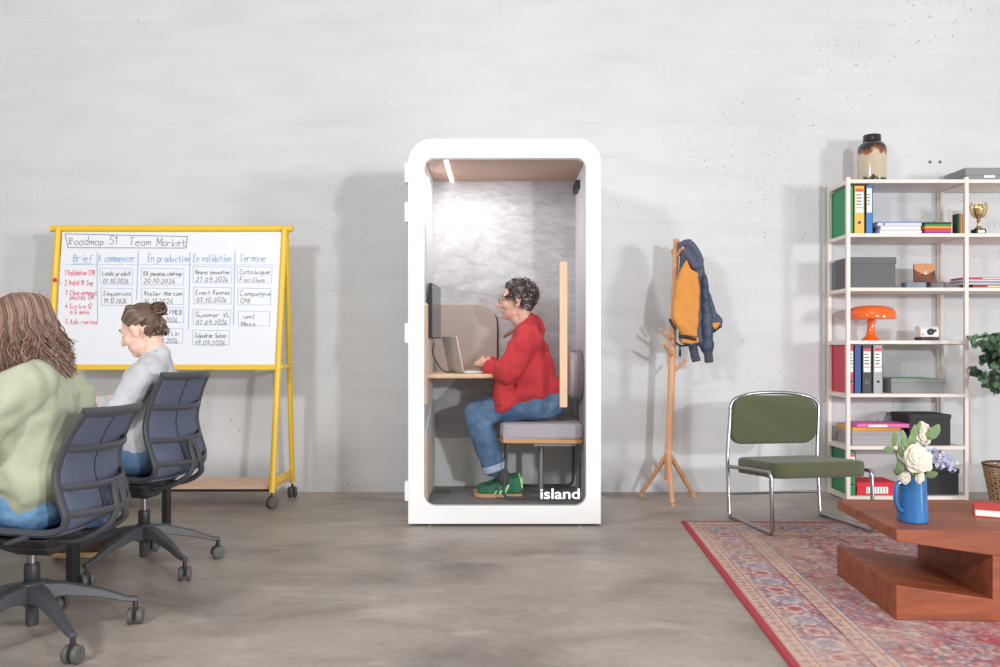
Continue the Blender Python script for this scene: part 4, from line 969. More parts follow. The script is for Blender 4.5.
q = MB(GM); q.tube(smooth_path([(sx_*0.955+0.034, y_+0.035, z_-0.018) for sx_, y_, z_ in ((-0.296, 0.340, 0.65), (-0.293, 0.343, 0.685), (-0.255, 0.352, 0.722), (-0.15, 0.372, 0.748), (0, 0.382, 0.756), (0.15, 0.372, 0.748), (0.255, 0.352, 0.722), (0.293, 0.343, 0.685), (0.296, 0.340, 0.65))], 6), 0.011, 10); q.build('back_frame', m_chrome, gc)
q = MB(GM); q.tube([(-0.285, 0.312, 0.14), (0.285, 0.312, 0.14)], 0.008, 8); q.build('stretcher', m_chrome, gc)
q = MB(GM)
vs = []; out = rrect(-0.270, 0.270, 0.428, 0.712, (0.075, 0.075, 0.095, 0.095), 6)
def bulge(p, y): return (p[0], y + 0.045*(1-(p[0]/0.28)**2), p[1] + 0.018*(1-(p[0]/0.28)**2)*(1 if p[1] > 0.58 else 0))
fill = []
q.prism([(a_+0.012+0.055*(b_-0.435), b_) for a_, b_ in out], 0.335, 0.392); q.v = [GM @ Vector(bulge(((GM.inverted() @ v).x, (GM.inverted() @ v).z), (GM.inverted() @ v).y - 0.005)) for v in q.v]
q.build('back_cushion', m_grn, gc, remesh=0.008, sm=9)
q = MB(GM); q.prism(rrect(-0.268, 0.272, -0.270, 0.285, 0.08, 6), 0.312, 0.402, axis='z'); q.v = [GM @ (lambda w_: V(w_.x, w_.y, w_.z - 0.075*(w_.y+0.27) + 0.012*math.sin(math.pi*(w_.x+.285)/.583)))(GM.inverted() @ v) for v in q.v]
sc_o = q.build('seat_cushion', m_grn, gc, remesh=0.009, sm=14)
# ---------------------------------------------------------------- rug
def make_rug():
    W, H, st = 2.5, 3.3, 0.0055
    nx, ny = int(W/st), int(H/st); rs = np.random.RandomState(4)
    xs = (np.arange(nx+1)/nx)*W; ys = (np.arange(ny+1)/ny)*H; Xg, Yg = np.meshgrid(xs, ys)
    def vn(sc, seed):
        r = np.random.RandomState(seed); gx_, gy_ = int(W/sc)+3, int(H/sc)+3; g = r.rand(gy_, gx_); fx, fy = Xg/sc, Yg/sc; ix, iy = fx.astype(int), fy.astype(int); tx, ty = fx-ix, fy-iy
        tx = tx*tx*(3-2*tx); ty = ty*ty*(3-2*ty)
        return (g[iy, ix]*(1-tx)+g[iy, ix+1]*tx)*(1-ty)+(g[iy+1, ix]*(1-tx)+g[iy+1, ix+1]*tx)*ty
    dl, dt = np.minimum(Xg, W-Xg), np.minimum(Yg, H-Yg); d = np.minimum(dl, dt); along = np.where(dl < dt, Yg-H/2, Xg-W/2)
    c = lambda *a: np.array(lin(a)[:3])
    red, dred, beige, pink, blue, slate, cream, dark = c(186, 76, 88), c(176, 76, 84), c(206, 180, 166), c(204, 158, 152), c(150, 158, 186), c(112, 122, 148), c(222, 202, 190), c(98, 84, 96)
    col = np.zeros((ny+1, nx+1, 3)); col[:] = red
    def put(mask, colr, a=1.0):
        m = (mask*a)[..., None] if mask.dtype != bool else (mask.astype(float)*a)[..., None]; col[:] = col*(1-m)+np.array(colr)*m
    # central field with folded floral motifs
    fx, fy = np.abs(Xg-W/2), np.abs(Yg-H/2)
    wx, wy = fx+0.03*(vn(0.12, 1)-.5), fy+0.03*(vn(0.12, 2)-.5)
    med = wx/0.78+wy/1.12
    fld = d > 0.358
    put(fld & (med > 1.0), blue, .75); put(fld & (med > 1.18), pink, .8); put(fld & (np.abs(med-1.0) < 0.035), cream, .8); put(fld & (np.abs(med-1.09) < 0.02), dred, .8)
    put(fld & (med < 0.45), slate, .7); put(fld & (np.abs(med-0.45) < 0.04), cream, .8); put(fld & (med < 0.2), dred, .9)
    def flowers(cell, ph, k, size, colr, mask, al):
        u, v = (fx/cell+ph) % 1-.5, (fy/cell*0.9+ph*0.7) % 1-.5; r = np.hypot(u, v); t = np.arctan2(v, u)
        put(mask & (r < size*(0.72+0.28*np.cos(k*t))), colr, al); put(mask & (r < size*0.3), cream, al)
    flowers(0.17, 0.2, 6, 0.30, cream, fld, .55); flowers(0.11, 0.6, 5, 0.30, slate, fld, .55); flowers(0.23, 0.9, 8, 0.36, dred, fld & (med > 1), .6); flowers(0.083, 0.35, 4, 0.27, beige, fld, .55)
    vine = np.abs(np.sin(fx*24+2.2*np.sin(fy*17))-np.sin(fy*21+1.7*np.sin(fx*15))); put(fld & (vine < 0.16), dark, .42); put(fld & (np.abs(vine-.5) < 0.07), cream, .45)
    # borders
    def band(a, b, colr, al=1.0): put((d >= a) & (d < b), colr, al)
    band(0, 0.030, dred); band(0.030, 0.040, pink); band(0.040, 0.090, beige); band(0.090, 0.096, dark, .5); band(0.096, 0.108, beige)
    band(0.108, 0.262, beige, 1); band(0.108, 0.262, pink, .35); band(0.262, 0.270, dark, .5); band(0.270, 0.325, beige); band(0.325, 0.334, dred); band(0.334, 0.350, beige); band(0.350, 0.358, slate)
    for lo, hi, cell, k in ((0.040, 0.090, 0.048, 4), (0.270, 0.325, 0.052, 4)):
        m = (d >= lo) & (d < hi); u, v = (along/cell) % 1-.5, (d-(lo+hi)/2)/cell; r = np.hypot(u, v); t = np.arctan2(v, u)
        put(m & (r < .36*(0.7+.3*np.cos(k*t))), red, .55); put(m & (r < .14), slate, .7); put(m & (np.abs(np.sin(along*math.pi/cell)*.3-v) < .07), dark, .35)
    m = (d >= 0.108) & (d < 0.262); v = (d-0.185)/0.154; put((m & (vn(0.045, 31) > .6)).astype(float), blue, .5); put((m & (vn(0.018, 32) > .60)).astype(float), slate, .7); put((m & (vn(0.014, 33) > .68)).astype(float), dark, .65); put((m & (vn(0.016, 34) > .70)).astype(float), red, .6)
    for cell, off, s, colr, k in ((0.26, 0, .34, blue, 8), (0.26, .5, .26, red, 6), (0.13, .25, .16, slate, 5), (0.087, .1, .10, dred, 4)):
        u = (along/cell+off) % 1-.5; vv = (d-0.185-(0.035*np.sin(along*24) if cell < .2 else 0))/cell; r = np.hypot(u, vv); t = np.arctan2(vv, u)
        put(m & (r < s*(0.74+.26*np.cos(k*t))), colr, .72); put(m & (np.abs(r-s*.55) < .03), cream, .7)
    put(m & (np.abs(np.sin(along*24)*.28-v) < .035), dark, .5); put(m & (np.abs(np.sin(along*48+1)*.4-v) < .03), slate, .5)
    # fine weave mottling, wear
    n1, n2, n3 = vn(0.016, 5), vn(0.05, 6), vn(0.35, 7)
    fm = fld.astype(float); put(fm*(vn(0.018, 41) > .68), beige, .5); put(fm*(vn(0.017, 42) > .70), slate, .55); put(fm*(vn(0.013, 43) > .72), dark, .5); put(fm*(vn(0.022, 44) > .62), dred, .6); inn = (d > .03).astype(float); put(inn*((n1 > .68) & (n2 > .45)), beige, .42); put(inn*((n1 < .25) & (n2 < .5)), slate, .45); put(inn*(vn(0.013, 8) > .76), dred, .40); put(inn*(vn(0.012, 9) > .8), dark, .30)
    wear = np.clip((vn(0.09, 10)*.5+n3*.8-.52)*1.3, 0, .5); put(wear*(d > 0.03)*.8, beige); put(np.ones_like(wear)*0.06*(d > .03), beige)
    col *= (0.92+0.16*rs.rand(ny+1, nx+1))[..., None]
    zz = 0.009+0.001*rs.rand(ny+1, nx+1)
    edge = (Xg == 0) | (Xg == W) | (Yg == 0) | (Yg == H); zz[edge] = 0.0005
    me = bpy.data.meshes.new('rug'); N_ = (nx+1)*(ny+1)
    co_ = np.stack([Xg, -Yg, zz], -1).reshape(-1, 3)
    i = np.arange(N_).reshape(ny+1, nx+1); q4 = np.stack([i[:-1, :-1], i[1:, :-1], i[1:, 1:], i[:-1, 1:]], -1).reshape(-1, 4)
    me.vertices.add(N_); me.vertices.foreach_set('co', co_.ravel()); me.loops.add(q4.size); me.loops.foreach_set('vertex_index', q4.ravel().astype(np.int32))
    me.polygons.add(len(q4)); me.polygons.foreach_set('loop_start', (np.arange(len(q4))*4).astype(np.int32)); me.polygons.foreach_set('loop_total', np.full(len(q4), 4, np.int32))
    me.update(calc_edges=True); me.validate()
    at = me.color_attributes.new('Col', 'FLOAT_COLOR', 'POINT'); at.data.foreach_set('color', np.concatenate([col, np.ones((ny+1, nx+1, 1))], -1).ravel().astype(np.float32))
    me.polygons.foreach_set('use_smooth', [True]*len(me.polygons)); me.materials.append(attr_mat('woven_rug', 0.95, bump=0.4, spec=0.1))
    o = bpy.data.objects.new('rug', me); C.objects.link(o); o.location = (1.050, 4.945, 0.0); o.rotation_euler = (0, 0, math.radians(-3.2))
    tag(o, 'faded red and blue patterned oriental rug under the coffee table', 'rug')
make_rug()
# ---------------------------------------------------------------- coffee table
RZ = 0.0105
m_wood = mat('cherry_wood', (162, 88, 56), 0.45, col2=(128, 66, 42), vscale=3.2, stretch=(1.2, 7, 7), bump=0.05, bscale=60)
ct = thing('coffee_table', 'low reddish brown wooden coffee table with an open angular side', 'coffee table', (2.0, 3.46, RZ))
TM = Matrix.Translation((1.468, 3.15, 0)) @ Matrix.Rotation(math.radians(-2.6), 4, 'Z')
dpt = 0.625
for nm, poly in (('table_base', [(0.0, RZ), (1.15, RZ), (1.15, 0.088), (0.35, 0.092), (0.0, 0.140)]), ('table_top', [(0.0, 0.302), (0.35, 0.253), (1.15, 0.253), (1.15, 0.346), (0.0, 0.346)])):
    MB(TM).prism(poly, 0.0, dpt).build(nm, m_wood, ct, bevel=0.003)
MB(TM).box((0.35, 0.002, 0.088), (1.10, dpt-0.002, 0.256)).build('upright_block', m_wood, ct, smooth=False)
# ---------------------------------------------------------------- jug and flowers
TZ = 0.3465
m_jug = mat('blue_enamel', (44, 112, 176), 0.28, var=0.12, vscale=9, coat=0.4)
jc = V(X(912.5, 3.30), 3.30, TZ)
jg = thing('jug', 'blue glazed jug holding flowers on the coffee table', 'jug', jc)
q = MB(); q.lathe([(0.045, 0), (0.0555, 0.002), (0.0565, 0.012), (0.054, 0.06), (0.050, 0.14), (0.0485, 0.176), (0.0455, 0.176), (0.0455, 0.14), (0.041, 0.05)], jc, 32); q.build('jug_body', m_jug, jg)
q = MB(); q.tube(smooth_path([jc+V(-0.044, -0.015, 0.152), jc+V(-0.066, -0.022, 0.152), jc+V(-0.078, -0.026, 0.125), jc+V(-0.076, -0.026, 0.080), jc+V(-0.062, -0.022, 0.050), jc+V(-0.046, -0.018, 0.044)], 6), 0.0085, 10, flat=1.2, up=(0, 1, 0)); q.build('jug_handle', m_jug, jg)
def petal_flower(c, r, n, name, label, cat, m, look=(-.1, -1, .15), seed=1, group=None):
    R = random.Random(seed); q = MB(); c = Vector(c); L_ = Vector(look).normalized(); a, b2 = frame_of(L_)
    for i in range(n):
        f = (i+0.5)/n; t = i*2.39996; rad = r*(0.12+0.88*f); tilt = 0.15+1.15*f
        o = c + L_*(r*0.42*(1-f*f)); dr = a*math.cos(t)+b2*math.sin(t); sd = L_.cross(dr)
        w = r*(0.30+0.40*f); ln = rad; up_ = L_*math.cos(tilt)+dr*math.sin(tilt); vs = []; K = 5
        for iu in range(K+1):
            u = iu/K
            for iv in range(-2, 3):
                v = iv/2; ww = w*math.sin(math.pi*(0.18+0.70*u))*v
                p = o + dr*(r*0.05*f) + up_*(ln*u*(1-0.12*v*v)) + sd*ww + L_*(r*0.10*v*v*(1-u)) + dr*(0.10*r*u*u) - L_*(0.16*r*max(0, u-.6)) + V(R.gauss(0, 1), R.gauss(0, 1), R.gauss(0, 1))*r*0.018
                vs.append(p)
        q.add(vs, [(k*5+j, k*5+j+1, k*5+j+6, k*5+j+5) for k in range(K) for j in range(4)])
    q.ell(c, r*0.28, seg=10, rings=6)
    return q
m_cream = mat('cream_petal', (228, 219, 202), 0.7, var=0.05, vscale=30); m_lilac = mat('lilac_petal', (196, 200, 226), 0.7, var=0.06, vscale=40); m_leaf = mat('soft_green_leaf', (124, 150, 104), 0.6, var=0.18, vscale=25); m_stem = mat('stem_green', (110, 136, 84), 0.7)
def stem_to(q, top, bend=(0, 0, 0)):
    q.tube(smooth_path([jc+V(0.0, 0, 0.06), jc+V(0, 0, 0.17)+(Vector(top)-jc)*0.12, (jc+V(0, 0, 0.19)).lerp(Vector(top), .6)+Vector(bend), top], 5), 0.0028, 6)
def flower(c, r, n, label, m, look, seed, name='cream_rose'):
    root = thing(name, label, 'flower', jc+V(0, 0, 0.06), 'flowers in the blue jug')
    petal_flower(c, r, n, 'bloom', '', '', m, look, seed).build('bloom', m, root, ang=70, solid=0.001)
    q = MB(); stem_to(q, Vector(c)); q.build('stem', m_stem, root)
    return root
flower(P(916, 459.5, 3.20), 0.056, 34, 'large open cream rose in the middle of the blue jug', m_cream, (-0.1, -1, 0.25), 2)
flower(P(919.5, 434, 3.30), 0.050, 34, 'smaller cream bloom at the top of the bouquet', m_cream, (0.35, -1, 0.0), 3)
flower(P(904.5, 477, 3.22), 0.026, 16, 'small cream bloom low at the left rim of the jug', m_cream, (-0.4, -1, -0.1), 4)
flower(P(918.5, 477, 3.20), 0.024, 16, 'small cream bloom low at the middle rim of the jug', m_cream, (0.2, -1, -0.1), 5)
li = thing('lilac_spray', 'pale lilac flower spray leaning to the right out of the jug', 'flower', jc+V(0, 0, 0.06), 'flowers in the blue jug')
q = MB(); R = random.Random(8)
for i in range(110):
    f = R.random(); c_ = P(928+22*f, 452+14*f, 3.24) + V(R.gauss(0, 1), R.gauss(0, 1), R.gauss(0, 1))*0.016*(1.15-0.6*abs(f-.45)); a = V(R.gauss(0, 1), R.gauss(0, 1)-1.0, R.gauss(0, 1)).normalized(); u, w_ = frame_of(a)
    for k in range(4):
        t = k*math.pi/2; d1 = (u*math.cos(t)+w_*math.sin(t))*0.0085; d2 = (u*math.cos(t+1.57)+w_*math.sin(t+1.57))*0.0036
        q.add([c_, c_+d1*.6+d2+a*.001, c_+d1+a*0.002, c_+d1*.6-d2+a*.001], [(0, 1, 2, 3)])
q.build('florets', m_lilac, li, ang=70); q = MB(); stem_to(q, P(950, 466, 3.24)); q.build('stem', m_stem, li)
def leaf(q, base, tip, w, nrm=(0, -1, 0.3)):
    base, tip = Vector(base), Vector(tip); d = tip-base; s = d.cross(Vector(nrm)).normalized()*w; L_ = Vector(nrm).normalized()*d.length*0.10
    vs = [base]; 
    for f, k in ((0.2, .72), (0.45, 1), (0.7, .85), (0.9, .42)): vs += [base+d*f+s*k, base+d*f+L_*.6, base+d*f-s*k]
    vs.append(tip); fs = [(0, 1, 2), (0, 2, 3)]
    for i in range(3):
        a = 1+i*3; fs += [(a, a+3, a+4, a+1), (a+1, a+4, a+5, a+2)]
    fs += [(10, 13, 11), (11, 13, 12)]; q.add(vs, fs)
for lab, leaves in (('green leaf sprig with a round leaf at the right of the upper bloom', [((930, 440), (939, 424), .020), ((926, 436), (938, 432), .020)]),
                    ('green leaf sprig rising at the upper left of the bouquet', [((907, 452), (902, 429), .014), ((912, 446), (915, 424), .014), ((908, 450), (911, 434), .012), ((914, 436), (921, 421), .010), ((902, 458), (899, 442), .012)]),
                    ('drooping green leaf sprig at the far left of the bouquet', [((893, 448), (896, 430), .012), ((896, 450), (883, 449), .014), ((901, 464), (896, 474), .014), ((899, 462), (903, 472), .013), ((897, 466), (902, 476), .012)]),
                    ('green leaves tucked under the lilac spray', [((925, 476), (938, 473), .014), ((900, 474), (893, 470), .012)])):
    rt = thing('leaf_sprig', lab, 'leaf sprig', jc+V(0, 0, 0.06), 'flowers in the blue jug'); q = MB(); tips = [P(l[0][0], l[0][1], 3.27) for l in leaves]
    for (a, b_2, w_) in leaves: leaf(q, P(a[0], a[1], 3.27), P(b_2[0], b_2[1], 3.25), w_)
    q.build('leaves', m_leaf, rt, ang=70); q = MB(); mean = sum(tips, Vector((0, 0, 0)))/len(tips); stem_to(q, mean)
    for t_ in tips: q.tube([mean, t_], 0.0018, 5)
    q.build('stem', m_stem, rt)
# red book
bkx = thing('book', 'red hardcover book lying on the right of the coffee table', 'book', (2.0, 3.5, TZ))
BM_ = Matrix.Translation((X(974.5, 3.39), 3.39, TZ)) @ Matrix.Rotation(math.radians(-27), 4, 'Z')
q = MB(BM_); q.box((0, 0, 0), (0.24, 0.17, 0.004)); q.box((0, 0, 0.028), (0.24, 0.17, 0.032)); q.box((0, 0.165, 0.0), (0.24, 0.17, 0.032)); q.build('cover', mat('red_book_cloth', (212, 66, 60), 0.7), bkx)
q = MB(BM_); q.box((0.004, 0.004, 0.004), (0.236, 0.165, 0.028)); q.build('pages', m_paper, bkx)
# ---------------------------------------------------------------- shelving
m_shelf = mat('cream_steel', (236, 226, 218), 0.45)
YF, YR = 5.60, 5.915
sx = [2.292, 3.070, 3.84]
su = thing('shelving_unit', 'cream metal shelving unit with open shelves against the right wall', 'shelving unit', (3.07, 5.76, 0))
for x in sx:
    MB().box((x-0.013, YF-0.012, 0), (x+0.013, YF+0.014, 2.135)).build('front_post', m_shelf, su, bevel=0.003)
    MB().box((x-0.013, YR-0.012, 0), (x+0.013, YR+0.012, 2.135)).build('rear_post', m_shelf, su, bevel=0.003)
ZS = [2.120, 1.765, 1.408, 1.060, 0.710, 0.365, 0.035]
def board(x0, x1, z): 
    MB().box((x0+0.012, YF-0.008, z-0.024), (x1-0.012, YR+0.008, z)).build('shelf', m_shelf, su, bevel=0.002)
for z in ZS: board(sx[0], sx[1], z)
for z in ZS[:3]: board(sx[1], sx[2], z)
for x in sx[:2]:
    for z in ZS: MB().box((x-0.010, YF, z-0.028), (x+0.010, YR, z-0.004)).build('side_rail', m_shelf, su)
# ---- things on the shelves
def item(name, label, cat, loc, group=None): return thing(name, label, cat, loc, group)
GR = 'binders on the shelving unit'
m_ring = mat('dark_hole', (24, 24, 26), 0.6); m_redhd = mat('red_header', (224, 90, 96), 0.7); m_txt = mat('label_text', (92, 92, 100), 0.8)
def binder(label, x0, x1, z, col, h=0.318, lab=True, d=0.285, y0=5.625, tilt=0, hole=True, rough=0.45, labh=(0.16, 0.30), header=True, group=GR):
    x0 -= 0.011; x1 -= 0.011
    c = V((x0+x1)/2, y0+d/2, z+0.0003); b = item('binder', label, 'binder', c, group); m = mat('binder_'+str(col[0])+'_'+str(col[1]), col, rough)
    M = Matrix.Translation((x0, y0, z+0.0005)) @ Matrix.Rotation(math.radians(tilt), 4, 'Y'); w = x1-x0
    q = MB(M); q.box((0, 0, 0), (w, 0.003, h)); q.box((0, 0, 0), (0.003, d, h)); q.box((w-0.003, 0, 0), (w, d, h)); q.build('cover', m, b)
    q = MB(M); q.box((0.005, 0.03, 0.006), (w-0.005, d-0.01, h-0.012)); q.build('papers', m_paper, b)
    if lab:
        q = MB(M); q.box((w*0.14, -0.0010, h*0.44), (w*0.86, -0.0002, h*0.94)); ls = q.build('label_sheet', m_paper, b, smooth=False)
        if header:
            q = MB(M); q.box((w*0.14, -0.0016, h*0.875), (w*0.86, -0.0008, h*0.94)); q.box((w*0.16, -0.0016, h*0.535), (w*0.84, -0.0008, h*0.55)); q.build('label_header', m_redhd, ls, smooth=False)
        q = MB(M); R = random.Random(int(x0*1000))
        for k in range(4): q.box((w*0.22, -0.0016, h*(0.80-0.065*k)), (w*R.uniform(0.55, 0.80), -0.0009, h*(0.822-0.065*k)))
        q.build('label_text', m_txt, ls, smooth=False)
    if hole:
        q = MB(M); q.lathe([(0.005, 0.002), (0.012, 0.0), (0.012, -0.002), (0.005, -0.0015)], (w/2, 0, h*0.24), 16, axis='y'); hl = q.build('finger_ring', m_steel, b)
        q = MB(M); q.lathe([(0.0095, 0.001), (0.0095, -0.0024)], (w/2, 0, h*0.24), 16, axis='y'); q.build('finger_hole', m_ring, hl)
    return b
z = ZS[1]
binder('green binder at the left end of the highest shelf row', 2.318, 2.350, z, (46, 148, 100), lab=False, hole=False)
binder('yellow binder between the green and the blue one, second level from the top', 2.354, 2.424, z, (230, 184, 66))
binder('blue narrow binder right of the yellow one', 2.432, 2.478, z, (52, 122, 192), h=0.32, lab=True, hole=False, header=False)
z = ZS[4]
binder('red binder at the left end of the row beneath the orange lamp', 2.318, 2.352, z, (206, 62, 84))
binder('dark blue binder beside the red one under the orange lamp', 2.356, 2.402, z, (32, 72, 146), lab=False, hole=False)
binder('black binder with white spine label beneath the orange lamp', 2.408, 2.472, z, (52, 52, 56))
binder('light grey binder with white spine label beneath the orange lamp', 2.480, 2.545, z, (168, 168, 174))
z = ZS[6]
binder('green binder standing on the lowest shelf behind the lounge chair', 2.318, 2.366, z, (34, 130, 84), h=0.292)
def carton(label, x0, x1, y0, y1, z, h, col, lid=0.03, name='storage_box', cat='box', grp='storage boxes on the shelves', lab=None, lidcol=None):
    c = V((x0+x1)/2, (y0+y1)/2, z+0.0003); b = item(name, label, cat, c, grp); m = mat('carton_%d_%d' % (col[0], int(x0*100)), col, 0.75)
    q = MB(); q.box((x0+0.004, y0+0.004, z+0.0005), (x1-0.004, y1-0.004, z+h-0.004)); q.build('box_body', m, b, bevel=0.002)
    q = MB(); q.box((x0, y0, z+h-lid), (x1, y1, z+h)); l_ = q.build('lid', mat('lid_%d_%d' % (col[0], int(x0*100)), lidcol or col, 0.7), b, bevel=0.003)
    if lab:
        q = MB(); q.box((lab[0], y0-0.0015, lab[1]), (lab[2], y0-0.0002 if lab[1] > z+h-lid else y0+0.0038, lab[3])); q.build('label_holder', m_paper, b, smooth=False)
    return b
carton('flat grey box lying on top of the shelving unit', X(948, 5.85), X(1012, 5.66), 5.63, 5.90, ZS[0], 0.085, (142, 142, 144), lab=(X(984, 5.63), ZS[0]+0.018, X(995, 5.63), ZS[0]+0.034), lid=0.085*0.6)
carton('dark grey lidded box on the shelf above the orange lamp', X(853, 5.64)-0.11+0.08, X(896.5, 5.64), 5.64, 5.88, ZS[2], 0.205, (104, 104, 108), lid=0.045)
carton('flat grey box carrying a green folder, beside the grey binder', X(891, 5.64), X(945.5, 5.64), 5.64, 5.88, ZS[4], 0.095, (146, 146, 148), lid=0.026)
carton('grey box under the orange and pink folders', X(838, 5.64)+0.09, X(902, 5.64), 5.64, 5.88, ZS[5], 0.095, (166, 164, 166), lid=0.024)
carton('black lidded box beside the pink folder', X(909, 5.63), X(951.5, 5.63), 5.63, 5.90, ZS[5], 0.205, (50, 50, 54), lid=0.03)
carton('black box on the lowest shelf behind the flowers', X(925, 5.63), X(960.5, 5.63), 5.64, 5.88, ZS[6], 0.175, (44, 45, 50), lid=0.03)
rb = carton('red box with a striped white label on the lowest shelf', X(856.5, 5.63), X(898, 5.63), 5.63, 5.86, ZS[6], 0.085, (218, 44, 60), lid=0.03, name='file_box')
q = MB(); q.box((X(866, 5.63), 5.6285, ZS[6]+0.012), (X(888, 5.63), 5.6296, ZS[6]+0.055)); ls = q.build('label_sheet', m_paper, rb, smooth=False)
q = MB(); 
for k in range(7): q.box((X(867.5+k*3, 5.628), 5.6275, ZS[6]+0.016), (X(868.2+k*3, 5.628), 5.6284, ZS[6]+0.051))
q.build('label_stripes', m_txt, ls, smooth=False)
# folders
def sheet_thing(name, label, cat, x0, x1, y0, y1, z, h, col, grp=None, droop=0, rotz=0):
    c = V((x0+x1)/2, (y0+y1)/2, z+h/2); q = MB(); R_ = rot('Z', rotz); q.box((x0, y0, z), (x1, y1, z+h), R_)
    return tag(q.build(name, mat(name+'_%d_%d' % (col[0], int(z*1000)), col, 0.6), None, bevel=min(0.002, h*0.3), loc=(c.x, c.y, z)), label, cat, grp)
sheet_thing('folder', 'green paper folder lying on the flat grey box', 'folder', X(890, 5.66), X(936, 5.66), 5.66, 5.87, ZS[4]+0.0955, 0.004, (120, 176, 128), 'folders lying on boxes', rotz=4)
sheet_thing('folder', 'orange folder under the pink one on the grey box', 'folder', X(843, 5.66)+0.05, X(900, 5.66), 5.65, 5.87, ZS[5]+0.0955, 0.022, (240, 166, 48), 'folders lying on boxes', rotz=3)
f_ = sheet_thing('folder', 'pink folder with a white label, topmost on the grey box', 'folder', X(857, 5.64), X(908, 5.64), 5.62, 5.84, ZS[5]+0.118, 0.026, (226, 112, 178), 'folders lying on boxes', rotz=-2)
q = MB(); q.box((X(868, 5.62), 5.6145, ZS[5]+0.122), (X(887, 5.62), 5.618, ZS[5]+0.138)); q.build('label_sheet', m_paper, f_, smooth=False)
# papers and books on the second shelf
z = ZS[1]; G2 = 'binders lying flat on the highest shelf row'
for k, (px0, px1, h, col) in enumerate(((879, 921, .026, (226, 226, 230)), (880, 920, .026, (232, 232, 236)), (877, 921, .028, (214, 218, 232)))):
    zz_ = z + 0.0005 + (0, .0265, .053)[k]
    o = sheet_thing('flat_binder', ('white binder at the bottom of the flat stack', 'white binder in the middle of the flat stack', 'white and blue binder on top of the flat stack')[k], 'binder', X(px0, 5.64), X(px1, 5.64), 5.63, 5.86, zz_, h-.001, col, G2)
    if k == 2:
        q = MB(); q.box((X(px0, 5.64)-.001, 5.628, zz_+h-.006), (X(px1, 5.64)+.001, 5.861, zz_+h-.0005)); q.build('blue_cover', mat('blue_cover', (62, 92, 168), 0.5), o)
        q = MB(); q.lathe([(0.006, 0.002), (0.006, -0.002)], (X(884, 5.63), 5.629, zz_+.012), 12, axis='y'); q.build('finger_hole', m_ring, o)
for k, (px, col, nm) in enumerate(((874.3, (52, 60, 96), 'dark navy'), (877, (58, 52, 82), 'purple grey'))):
    sheet_thing('notebook', '%s notebook upright between the blue binder and the white stack' % nm, 'notebook', X(px, 5.66)-.008, X(px, 5.66)+.008, 5.72, 5.86, z, 0.085, col, 'small upright notebooks')
cols = [((104, 84, 160), 'violet'), ((206, 76, 116), 'pink'), ((222, 74, 52), 'red'), ((244, 170, 60), 'yellow'), ((60, 150, 90), 'green'), ((56, 58, 66), 'black')]
for k, (cl, nm) in enumerate(cols):
    sheet_thing('notebook', '%s notebook in the flat colourful pile left of the upright ones' % nm, 'notebook', X(925-(k > 4), 5.65), X(951.5, 5.65), 5.65, 5.80, z+.0005+k*.0138, 0.013, cl, 'flat colourful notebook pile')
for k, (cl, nm) in enumerate((((52, 56, 60), 'black'), ((64, 150, 88), 'green'), ((240, 180, 70), 'yellow'), ((224, 86, 50), 'orange'), ((210, 70, 110), 'pink'), ((120, 88, 160), 'violet'))):
    sheet_thing('notebook', '%s notebook standing upright in the colourful row beside the trophy' % nm, 'notebook', X(957, 5.65)+k*.0122, X(957, 5.65)+k*.0122+.0114, 5.65, 5.71, z, 0.138, cl, 'upright colourful notebooks')
sheet_thing('notebook', 'thick black notebook upright immediately left of the trophy', 'notebook', 3.092, 3.112, 5.68, 5.80, z, 0.13, (40, 41, 48), 'upright colourful notebooks')
# trophy
m_gold = mat('gold', (226, 200, 140), 0.2, metal=1)
tc_ = V(X(978.5, 5.68), 5.68, ZS[1]+0.0005); tr = item('trophy', 'gold two-handled trophy cup on a black base', 'trophy', tc_)
q = MB(); q.box((tc_.x-.034, tc_.y-.034, tc_.z), (tc_.x+.034, tc_.y+.034, tc_.z+.038)); q.build('plinth', m_black, tr, bevel=.003)
q = MB(); q.box((tc_.x-.022, tc_.y-.0352, tc_.z+.010), (tc_.x+.022, tc_.y-.0342, tc_.z+.028)); q.build('plaque', m_paper, tr, smooth=False)
q = MB(); q.lathe([(.026, .038), (.024, .046), (.008, .062), (.007, .085), (.014, .095), (.009, .104), (.022, .118), (.034, .145), (.038, .175), (.036, .178), (.034, .175), (.028, .14), (.01, .12)], tc_, 24)
q.build('cup', m_gold, tr)
for s in (-1, 1):
    q = MB(); q.tube(smooth_path([tc_+V(s*.020, 0, .115), tc_+V(s*.044, 0, .135), tc_+V(s*.055, 0, .185), tc_+V(s*.048, 0, .212), tc_+V(s*.040, 0, .195)], 5), .006, 8); q.build('handle', m_gold, tr)
q = MB(); q.lathe([(.030, .175), (.034, .19), (.026, .205), (.014, .195)], tc_, 16, sy=.5); q.build('rim_ornament', m_gold, tr)
